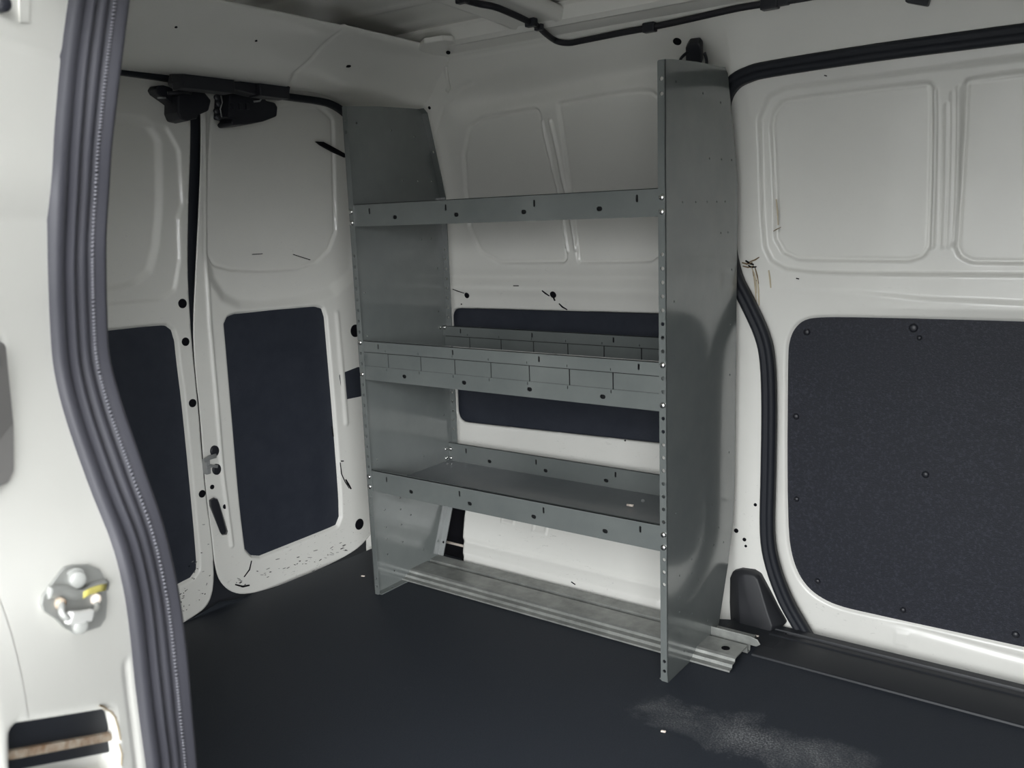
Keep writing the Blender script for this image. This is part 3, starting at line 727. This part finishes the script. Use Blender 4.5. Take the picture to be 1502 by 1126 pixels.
def end_panel(x, inward):
    """folded sheet: web, front and rear flanges bent inward, foot flange"""
    pcs = []
    loops = [prof_panel]+[circ((y, z), r, 8) for y, z, r in panel_holes(0)]
    pcs.append(plate('web', loops, T, M['steel'], lambda a, b, c: (x+inward*c, a, b)))
    fl = .0155
    fx = lambda a: x+inward*a
    pcs.append(plate('fl', [rnd(rect(0, 0, fl, H), [0, .004, .004, 0])]+[circ((.0078, z), .0036, 10) for z in hole_z], T, M['steel'], lambda a, b, c: (fx(a), c, b)))
    # rear flange follows the back edge in three straight runs
    for (ya, za), (yb, zb) in zip(prof_panel[1:8], prof_panel[2:9]):
        l = math.hypot(yb-ya, zb-za); dy, dz = (yb-ya)/l, (zb-za)/l
        hl = []
        if abs(dy) < .02: hl = [circ((.009, z-za), .0034, 10) for z in hole_z if za+.008 < z < zb-.008]
        elif l > .12: hl = [circ((.011, l*.38), .0034, 10)]
        pcs.append(plate('fl', [rect(0, 0, .019, l)]+hl, T, M['steel'], lambda a, b, c, ya=ya, za=za, dy=dy, dz=dz: (fx(a), ya+dy*b-c*dz, za+dz*b+c*dy)))
    pcs.append(plate('fl', [rect(0, .004, .020, .229)]+[circ((.011, y), .004, 10) for y in (.05, .19)], T, M['steel'], lambda a, b, c: (fx(a), b, c)))
    o = join('end_panel', pcs, M['steel'], unit)
    return o
end_panel(0, -1); end_panel(-W, 1)

def X0(x, y): return float(at(x, y, 1, 0)[0])
XL, XR = -W+T+.0005, -T-.0005
LIP_Y = .0030
def shelf(zb, zt, vslots, ovals, mid=False, zs_top=None):
    """tray: deck with a turned-up lip front and back"""
    sh = plate('shelf', [rect(XL, LIP_Y+.001, XR, .300)], .0018, M['deck'], lambda a, b, c: (a, b, zb+.001+c), unit)
    for which in ('front', 'rear'):
        yy = LIP_Y if which == 'front' else .298
        if not mid:
            loops = [rect(XL, zb, XR, zt)]+[slot((x, zt-.016), .0048, .0135) for x in vslots]+[slot((x, zb+.0175), .0125, .0085) for x in ovals]
            lip = join('lip', [plate('l', loops, .0018, M['steel'], lambda a, b, c: (a, yy+c, b)),
                               plate('l', [rect(XL, 0, XR, .0075)], .0012, M['steel'], lambda a, b, c: (a, yy+b, zt-.0012+c))], M['steel'], sh)
            plate('slot_shade', [rect(XL, zb+.002, XR, zt-.0013)], .0010, M['slot_shade'], lambda a, b, c: (a, yy+.0075+c, b), lip)  # dark sheet added behind the slots, stands in for their shade
        else:
            za, zc = zb+.032, zt-.0255     # pressed divider band between za and zc
            pcs = [plate('l', [rect(XL, zb, XR, za)]+[slot((x, zb+.0165), .0125, .0085) for x in ovals]+[slot((x-.0018, za-.004), .0022, .0065) for x in div_x], .0018, M['steel'], lambda a, b, c: (a, yy+c, b)),
                   plate('l', [rect(XL, zc, XR, zt)]+[slot((x, zt-.0115), .0042, .012) for x in vslots]+[slot((x-.0022, zc+.005), .0018, .005) for x in div_x], .0018, M['steel'], lambda a, b, c: (a, yy+c, b))]
            xs = [XL]+sorted(div_x)+[XR]
            sgn = 1 if which == 'front' else -1
            for a0, a1 in zip(xs[:-1], xs[1:]):
                pcs.append(plate('l', [rect(a0+.0014, za-.001, a1-.0014, zc-.0022)], .0018, M['steel'], lambda a, b, c: (a, yy+.0050+c, b)))
            for z_ in (za,):
                pcs.append(plate('l', [rect(XL, 0, XR, .0055)], .0010, M['steel'], lambda a, b, c: (a, yy+b+.0012, z_-.0005+c)))
            pcs.append(plate('l', [rect(XL, 0, XR, .0115)], .0012, M['steel'], lambda a, b, c: (a, yy+b, zt-.0012+c)))
            lip = join('lip', pcs, M['steel'], sh)
            plate('slot_shade', [rect(XL, zb+.002, XR, zt-.0013)], .0010, M['slot_shade'], lambda a, b, c: (a, yy+.0115+c, b), lip)  # same dark sheet, shade for the divider slots
    return sh
vs_t = [X0(*p) for p in ((540, 305), (652, 303), (782, 296), (933, 289))]
ov_t = [X0(*p) for p in ((578, 323), (668, 320), (767, 317), (878, 313))]
div_x = [X0(*p) for p in ((565.5, 528), (613.5, 532), (663.5, 537.5), (716.5, 541), (773, 546), (832, 552), (896, 557))]
shelf(.8815, .9305, vs_t, ov_t)
shelf(.5315, .6225, vs_t, ov_t, True)
shelf(.2620, .3135, vs_t, ov_t)
def bolt(x, y, z, n, r=.0058, m='bolt'):
    return MB().disc((x, y, z), n, r, .0012, 16, .0036).build('bolt', M[m], unit)
for z in (z0+pitch*26, z0+pitch*25, z0+pitch*14, z0+pitch*11, z0+pitch, z0):
    bolt(-.0078, 0, z, (0, -1, 0)); bolt(-W+.0078, 0, z, (0, -1, 0))
for z in (z0+pitch, z0, z0+pitch*14):
    bolt(-W+.011, .2965, z, (0, -1, 0), .005); bolt(-.011, .2965, z, (0, -1, 0), .005)
    MB().disc((-W+T, .288, z), (1, 0, 0), .0035, .002, 10).build('bolt', M['bolt'], unit)
for x in (-W+.0125, -.0125):
    bolt(x, .128, .0022, (0, 0, 1), .0055)


# ================================================================== FLOOR RAIL under the unit
rp = [(.098, .0015), (.098, .0035), (.109, .004), (.111, .010), (.123, .011), (.125, .0165), (.130, .018), (.186, .018), (.188, .002), (.202, .002), (.204, .019), (.232, .021), (.234, .017)]
def rail_mesh(x0, x1):
    k = len(rp); xs = [x0, x1]; vs = []; fs = []
    for x in xs:
        for y, z in rp: vs.append((x, y, z-.019))
    return vs, k
vs = []; fs = []; k = len(rp); xs = [-.80, -.4, 0, .084]
for x in xs:
    for y, z in rp: vs.append((x, y, z if x < -10 else z))
for i in range(len(xs)-1):
    for j in range(k-1): fs.append((i*k+j, (i+1)*k+j, (i+1)*k+j+1, i*k+j+1))
o = MB().add(vs, fs).build('base_rail', M['rail'], unit); fr = o; o['label'] = 'grey galvanised floor rail'; so = o.modifiers.new('metal', 'SOLIDIFY'); so.thickness = .0022; so.offset = 1
MB().disc((.052, .152, .0200), (0, 0, 1), .0085, .0008, 18).build('hole', M['hole'], fr)
MB().add([(-.004, .198, .016), (.098, .198, .016), (.106, .198, .022), (.100, .198, .031), (.085, .198, .035), (-.004, .198, .035)]+[(-.004, .201, .016), (.098, .201, .016), (.106, .201, .022), (.100, .201, .031), (.085, .201, .035), (-.004, .201, .035)], [(0, 1, 2, 3, 4, 5), (11, 10, 9, 8, 7, 6)]+[(i, (i+1) % 6, 6+(i+1) % 6, 6+i) for i in range(6)]).build('end_tab', M['rail'], fr, .0008)
MB().disc((.022, .238, .006), (0, 0, 1), .012, .004, 6, .002).build('bolt', M['plastic'], fr)
under(unit)

# ================================================================== LOOSE BITS
p = at(924, 743, 2, .2660)
sc = MB().sweep([p+np.array([-.0075, 0, .003]), p+np.array([.0075, .002, .003])], circ((0, 0), .0028, 8), (0, 0, 1)).build('scrap', M['scrap']); tag(sc, 'small cream scrap lying on the bottom shelf near the right end panel', 'scrap')
p = at(943, 735, 2, .2660); s2 = MB().disc(p+np.array([0, 0, 0]), (.3, -.6, 1), .004, .003, 8).build('scrap', M['zinc']); tag(s2, 'tiny grey metal chip on the bottom shelf behind the cream scrap', 'scrap')
for x, y, lb in ((532.5, 845, 'tiny white chip on the black floor beside the left end panel foot'), (973, 1073, 'tiny pale crumb on the black floor in front of the right end panel'), (1110, 933, 'tiny pale crumb on the dark sill under the corner cover')):
    p = at(x, y, 2, .002 if x != 1110 else .006); o = MB().obox(p+np.array([0, 0, .001]), (.004, .001, 0), (0, .002, 0), (0, 0, .0015)).build('debris_chip', M['scrap'], None, .0008); tag(o, lb, 'debris')

# wall hook above the right end panel
pk = [wpt(x, y) for x, y in ((1008, 92), (1007.5, 65), (1012, 57.5), (1027, 56), (1031, 62), (1031.5, 86), (1028, 94))]
hk = empty('wall_hook', tuple(pk[0])); k = len(pk)
wn0 = wnorm(pk[2]); A = [p-wn0*.004 for p in pk]; B = [p+wn0*.012 for p in pk]
MB().add(A+B, [tuple(range(k))[::-1], tuple(range(k, 2*k))]+[(i, (i+1) % k, k+(i+1) % k, k+i) for i in range(k)]).build('hook_body', M['plastic'], hk, .003)
lpth = [at_surf(x, y, lambda p: float(y_wall(p[0], p[2]))-.012) for x, y in ((1010, 76), (1003, 81), (998, 88), (999, 100), (1016, 108), (1033, 102), (1036.5, 90), (1033, 77))]
MB().tube([np.array(p) for p in smooth_path(lpth, 4)], .0030, 10).build('hook_loop', M['plastic'], hk)
under(hk); tag(hk, 'black hook with a wire loop on the white wall above the shelf end panel', 'hook')

# charcoal corner cover at the foot of the pillar
def corner_cover():
    out = [(1075, 920), (1073, 880), (1073.5, 845), (1078, 835), (1090, 832), (1108, 834.5), (1117, 840), (1124, 853), (1131, 866), (1143, 890), (1155, 911), (1150, 916), (1140, 922)]
    ins = [(1085, 924), (1083, 880), (1082, 852), (1085, 845), (1092, 842), (1105, 844), (1111, 850), (1115, 862), (1120, 880), (1126, 900), (1132, 918), (1131, 926), (1110, 928)]
    yb = lambda p: float(y_wall(p[0], p[2]))
    A = [at_surf(x, y, yb) for x, y in out]; C = [at_surf(x, y, yb)-np.array([0, .012, 0]) for x, y in out]
    B = [at_surf(x, y, lambda p: yb(p)-.014-.028*max(0, min(1, (.16-p[2])/.15))) for x, y in ins]
    k = len(out)
    mb = MB().add(A+C+B, [(i, (i+1) % k, k+(i+1) % k, k+i) for i in range(k)]+[(k+i, k+(i+1) % k, 2*k+(i+1) % k, 2*k+i) for i in range(k)]+[tuple(range(2*k, 3*k))])
    mb.sm = [True]*len(mb.sm); o = mb.build('corner_cover', M['cover_plastic'], None, .004, 3); return o
cc = corner_cover(); tag(cc, 'charcoal plastic corner cover at the foot of the white pillar', 'trim cover')

# ================================================================== NEAR DOOR PILLAR (foreground)
def near_y(z, y0): return y0+.30*max(0., z-.90)
def npt(x, y, y0):
    v = y0
    for _ in range(20):
        p = at(x, y, 1, v); v = near_y(p[2], y0)
    return at(x, y, 1, v)
LE = [(128, -120), (117, -60), (107, 0), (95, 90), (87, 190), (82, 280), (78, 400), (81, 480), (87, 545), (105, 620), (140, 720), (172, 800), (188, 860), (197, 920), (205, 1000), (214, 1070), (222, 1126), (236, 1250), (250, 1400)]
RE = [(196, -120), (186, -60), (178, 0), (168, 90), (154, 190), (145, 270), (141, 340), (142, 440), (147, 520), (166, 590), (196, 678), (222, 760), (240, 835), (251, 890), (261, 960), (268, 1050), (274, 1126), (284, 1250), (293, 1400)]
LP = [npt(x, y, -1.085) for x, y in LE]; RP = [npt(x, y, -1.035) for x, y in RE]
for dx_, z_ in ((.0, .20), (.014, .13), (.045, .06), (.08, .0)):
    LP.append(np.array([LP[18][0]+dx_, -1.085, z_])); RP.append(np.array([RP[18][0]+dx_, -1.035, z_]))
LPs = [np.array(p) for p in smooth_path(LP, 5)]; RPs = [np.array(p) for p in smooth_path(RP, 5)]
xz = np.array([(p[2], p[0]) for p in LPs])[::-1]
def x_seal(z): return np.interp(z, xz[:, 0], xz[:, 1])
# weatherstrip: lip, groove, rib, beaded edge, bulb
secs = [(0, -.003), (.01, .004), (.06, .0065), (.16, .0075), (.22, .005), (.27, .010), (.33, .011), (.37, .0065), (.41, .006), (.46, .011), (.53, .0125), (.58, .010), (.62, .008), (.655, .0115), (.68, .0125), (.705, .0115), (.74, .012), (.82, .017), (.90, .017), (.96, .013), (1.0, .005), (1.0, -.010)]
vs = []; fs = []; k = len(secs); n = len(LPs)
for i, (a, b) in enumerate(zip(LPs, RPs)):
    t = LPs[min(i+1, n-1)]-LPs[max(i-1, 0)]; t /= np.linalg.norm(t)
    w = b-a; w = w/np.linalg.norm(w); nr = np.cross(w, t); nr /= np.linalg.norm(nr)
    if nr[0] < 0: nr = -nr
    for s_, h in secs: vs.append(a+(b-a)*s_+nr*(h-.004))
for i in range(n-1):
    for j in range(k-1): fs.append((i*k+j, i*k+j+1, (i+1)*k+j+1, (i+1)*k+j))
nw = empty('weatherstrip', tuple(LPs[n//2]))
MB().add(vs, fs, True).build('rubber_strip', M['seal'], nw)
# row of moulded beads along the strip
mb = MB(); acc = 0; last = None
for i in range(len(LPs)-1):
    for s_ in np.linspace(0, 1, 12, endpoint=False):
        a = LPs[i]+(LPs[i+1]-LPs[i])*s_; b = RPs[i]+(RPs[i+1]-RPs[i])*s_; p = a+(b-a)*.68
        if last is None or np.linalg.norm(p-last) > .0027:
            last = p; t = LPs[i+1]-LPs[i]; t /= np.linalg.norm(t); w = (b-a)/np.linalg.norm(b-a); nr = np.cross(w, t); nr /= np.linalg.norm(nr)
            if nr[0] < 0: nr = -nr
            mb.obox(p+nr*.0085, t*.0008, w*.0010, nr*.0010)
o = mb.build('bead_row', mat('pale_strip_beads', (.16, .16, .18), .4), nw); 
under(nw); tag(nw, 'thick ribbed black weatherstrip on the near door pillar in the foreground', 'weatherstrip', 'rubber door weatherstrips')

def jx(U, V): return x_seal(V)-.024+.62*np.clip(-1.055+.30*np.maximum(0, V-.90)-U, 0, .25)
def jpt(x, y):
    v = .06
    for _ in range(30):
        p = at(x, y, 0, v); v = .5*v+.5*float(jx(np.array(p[1]), np.array(p[2])))
    return at(x, y, 0, v)
def j2(pts): return [(lambda p: (p[1], p[2]))(jpt(*q)) for q in pts]
slotp = rnd(j2([(17, 1068), (160, 1044.5), (168, 1050), (171, 1079), (175, 1108), (170, 1140), (21, 1160)]), .004)
hold = rnd(j2([(-60, 480), (6, 500), (17, 620), (17, 690), (8, 712), (-60, 745)]), .01)
def jamb_h(U, V):
    h = np.zeros(U.shape)
    h -= .020*sstep(sdf(slotp, U, V), .008)
    h -= .006*sstep(sdf(hold, U, V), .008)
    h -= .0016*np.exp(-((V-1.027)/.0022)**2)
    # outer return of the jamb and a soft fold along its edge
    h -= .10*np.clip(-1.222-U, 0, 1)*3
    h += bead(j2([(185, 975), (195, 1060), (204, 1140)]), U, V, .006, -.0025)
    return h
def jamb_surf(U, V): return jx(U, V)+jamb_h(U, V), U, V
zz = np.linspace(.0, 1.10, 56)
inner = [(near_y(z, -1.076), z) for z in zz]
jamb = sheet('wall_left', inner+[(-1.26, 1.10), (-1.26, .0)], [], jamb_surf, .003, M['white'], side=1)
tag(jamb, kind='structure')
def jframe(off): return lambda a, b, c: (float(jx(np.array(a), np.array(b)))+off+c, a, b)
def jplate(name, px, off, t, m, parent, r=.003): return plate(name, [rnd(j2(px), r)], t, m, jframe(off), parent)
jplate('rubber_step', [(14, 1066), (163, 1043), (172, 1079), (19, 1110)], -.019, .008, M['rubber'], jamb)
jplate('rusty_channel', [(19, 1108), (170, 1079), (172, 1090), (20, 1120)], -.019, .012, M['rust'], jamb)
jplate('rubber_step', [(20, 1119), (172, 1090), (177, 1110), (22, 1142)], -.019, .006, M['rubber'], jamb)
for pts, w, mm in (([(145, 1034), (150, 1035), (156, 1038)], 2.6, 'stain'), ([(150, 1039), (160, 1042), (168, 1051), (173, 1068), (176, 1085)], 2.4, 'tan'), ([(152, 1037), (163, 1042), (170, 1052)], 1.6, 'rust'), ([(174, 1090), (178, 1105), (177, 1122)], 2.2, 'tan')):
    flat_mark('rust_stain', streak(pts, w), lambda x, y: jpt(x, y)+np.array([.001, 0, 0]), (1, 0, 0), M[mm], jamb)
bp_ = jplate('grey_bumper', [(-60, 470), (4, 505), (15, 620), (15, 688), (7, 706), (-60, 735)], -.002, .007, M['grey_plastic'], jamb, .006)
tag(bp_, label='grey plastic bumper block')
MB().disc(jpt(-2, 6), (1, 0, 0), .0062, .006, 18, .003).build('bump_stop', M['plastic'], jamb)
jplate('access_tab', [(27, -12), (42, -12), (41, 33), (28, 33)], -.001, .0025, M['white'], jamb, .001)

# striker plate with its wire loop
st = empty('door_striker', tuple(jpt(105, 878)))
tag(st, 'zinc door striker plate with wire loop bolted to the near white pillar', 'striker plate')
spx = [(58, 885), (60, 873), (84, 840), (92, 831), (105, 827.5), (128, 827), (142, 833), (150, 848), (153, 880), (151, 905), (143, 917), (122, 924), (103, 925), (92, 920), (80, 907), (61, 894)]
plate('plate', [rnd(j2(spx), .002)], .0035, M['striker'], jframe(.0005), st)
rb = [jpt(x, y)+np.array([.0035, 0, 0]) for x, y in ((64, 868), (85, 866), (100, 870), (115, 869), (130, 862), (150, 857))]
MB().sweep([np.array(p) for p in smooth_path(rb, 4)], [(-.005, 0), (-.003, .0035), (.003, .0035), (.005, 0)], (1, 0, 0)).build('pressed_ridge', M['striker'], st)
yk = [jpt(x, y)+np.array([.0075, 0, 0]) for x, y in ((114, 869), (124, 864), (138, 859.5), (148, 857.5))]
MB().sweep(yk, [(-.0028, 0), (-.0022, .0004), (.0022, .0004), (.0028, 0)], (1, 0, 0)).build('paint_mark', M['yellow'], st)
for x, y, r in ((105, 846, .0062), (109, 913.5, .0054)):
    b1 = MB().disc(jpt(x, y)+np.array([.004, 0, 0]), (1, -.1, 0), r*1.25, .0015, 24).build('bolt', M['striker'], st)
    MB().disc(jpt(x, y)+np.array([.0055, 0, 0]), (1, -.1, 0), r, .005, 20, .0015).build('bolt_head', M['striker'], b1)
lw = [jpt(82, 882)+np.array([.002, 0, 0]), jpt(82, 884)+np.array([.008, 0, 0]), jpt(79, 893)+np.array([.011, 0, 0]), jpt(86, 900)+np.array([.012, 0, 0]), jpt(105, 899)+np.array([.012, 0, 0]), jpt(121, 896)+np.array([.012, 0, 0]), jpt(133, 888)+np.array([.009, 0, 0]), jpt(134, 877)+np.array([.002, 0, 0])]
MB().tube([np.array(p) for p in smooth_path(lw, 5)], .0024, 10).build('wire_loop', M['striker'], st)
MB().sweep([np.array(p) for p in smooth_path(lw[3:6], 4)], [(-.0045, -.0028), (.0045, -.0028), (.0045, .0028), (-.0045, .0028)], (1, 0, 0)).build('loop_sleeve', mat('pale_sleeve', (.62, .62, .60), .4), st, .002)
for x, y, m_ in ((82, 882, 'rust'), (134, 876, 'scrap')):
    MB().disc(jpt(x, y)+np.array([.0036, 0, 0]), (1, 0, 0), .0042, .003, 18, .002).build('loop_boss', M[m_], st)
under(st)

# ================================================================== THE REST OF THE SHELL (encloses the load bay)
mb = MB(); mb.box((-1.12, -1.20, -.05), (-.10, -1.10, 1.30)); wn_ = mb.build('wall_near', M['white']); tag(wn_, kind='structure')
mb = MB(); mb.box((-1.16, -1.15, 1.226), (-1.125, .42, 1.36)); b = mb.build('wall_rear_head', M['white']); tag(b, kind='structure')
mb = MB(); mb.box((-1.16, -1.15, 1.345), (2.0, .42, 1.37)); b = mb.build('roof_outer', M['white'], ceiling)
mb = MB(); mb.box((-1.16, .40, -.15), (1.75, .44, 1.37)); b = mb.build('outer_skin', M['white'], wall_far)
mb = MB(); mb.box((-.10, -1.19, 1.135), (2.0, -.93, 1.31)); b = mb.build('wall_near_head', M['white']); b.name = 'trim_4'; tag(b, kind='structure')
mb = MB(); mb.box((-.10, -1.22, -.20), (2.0, -1.06, -.005)); b = mb.build('near_sill', M['sill']); b.name = 'trim_5'; tag(b, kind='structure')
mb = MB(); mb.box((.92, -1.19, -.05), (1.75, -1.03, 1.2)); b = mb.build('wall_front_near', M['white']); tag(b, kind='structure')
mb = MB(); mb.box((1.45, .36, -.05), (1.75, .42, 1.3)); b = mb.build('wall_front_far', M['white']); tag(b, kind='structure')
mb = MB(); mb.box((1.70, -1.2, -.05), (1.75, .42, 1.32)); b = mb.build('front_blackout', M['plastic']); tag(b, kind='structure')  # unseen black bulkhead added to shut out light from the cab windows
mb = MB(); mb.box((-30, -30, -.56), (30, 30, -.53)); gd = mb.build('ground', M['ground']); tag(gd, kind='structure')

# ================================================================== LIGHT
# overcast sky with bright lobes and a zenith patch shaped to light the load bay
w = bpy.data.worlds.new('overcast_sky'); S.world = w; w.use_nodes = True
nt = w.node_tree; bg = nt.nodes['Background']
def wnode(t, **kw):
    n = nt.nodes.new(t)
    for k, v in kw.items():
        if k in n.inputs: n.inputs[k].default_value = v
        else: setattr(n, k, v)
    return n
def wlink(a, ao, b, bi): nt.links.new(a.outputs[ao], b.inputs[bi])
def wmath(op, a, b):
    n = wnode('ShaderNodeMath', operation=op)
    for i, q in enumerate((a, b)):
        if isinstance(q, (int, float)): n.inputs[i].default_value = q
        else: nt.links.new(q, n.inputs[i])
    return n.outputs[0]
def wrange(src, f0, f1, t0, t1):
    n = wnode('ShaderNodeMapRange', interpolation_type='SMOOTHSTEP', **{'From Min': f0, 'From Max': f1, 'To Min': t0, 'To Max': t1}); nt.links.new(src, n.inputs['Value']); return n.outputs['Result']
tc = wnode('ShaderNodeTexCoord'); sx = wnode('ShaderNodeSeparateXYZ'); wlink(tc, 'Generated', sx, 'Vector')
BASE, BAND, ZEN = .16, 4.6, 2.35
rise = wrange(sx.outputs['Z'], -.06, .20, .25, 1.)
fall = wrange(sx.outputs['Z'], .22, .50, 1., .0)
hd = wnode('ShaderNodeVectorMath', operation='MULTIPLY'); wlink(tc, 'Generated', hd, 0); hd.inputs[1].default_value = (1, 1, 0)
hn = wnode('ShaderNodeVectorMath', operation='NORMALIZE'); wlink(hd, 0, hn, 0)
def lobe(deg, c0, c1, a):
    d = wnode('ShaderNodeVectorMath', operation='DOT_PRODUCT'); wlink(hn, 0, d, 0)
    d.inputs[1].default_value = (math.sin(math.radians(deg)), -math.cos(math.radians(deg)), 0)
    return wrange(d.outputs['Value'], math.cos(math.radians(c0)), math.cos(math.radians(c1)), 0., a)
zt = wnode('ShaderNodeVectorMath', operation='DOT_PRODUCT'); wlink(tc, 'Generated', zt, 0); zt.inputs[1].default_value = Vector((-.12, -.48, .87)).normalized()
az2 = lobe(14, 52, 30, .56)
az = lobe(55, 21, 8, .95)
rise2 = wrange(sx.outputs['Z'], -.05, .22, .2, 1.)
fall2 = wrange(sx.outputs['Z'], .36, .62, 1., .0)
st_ = wmath('ADD', wmath('MULTIPLY', wmath('ADD', wmath('MULTIPLY', wmath('MULTIPLY', rise, fall), az), wmath('MULTIPLY', wmath('MULTIPLY', rise2, fall2), az2)), BAND), wmath('ADD', wrange(zt.outputs['Value'], .72, .95, 0., ZEN), BASE))
nt.links.new(st_, bg.inputs['Strength']); bg.inputs['Color'].default_value = (.965, .985, 1.0, 1)
# the open doorway lets the sky in: sampling portal at the opening
pl = bpy.data.lights.new('doorway_portal', 'AREA'); pl.shape = 'RECTANGLE'; pl.size = 1.1; pl.size_y = 1.15; pl.cycles.is_portal = True
po = bpy.data.objects.new('doorway_portal', pl); COL.objects.link(po); po.location = (.42, -1.20, .56); po.rotation_euler = (math.radians(90), 0, 0)

S.view_settings.view_transform = 'Standard'; S.view_settings.look = 'None'; S.view_settings.gamma = 1
S.view_settings.exposure = 2.2
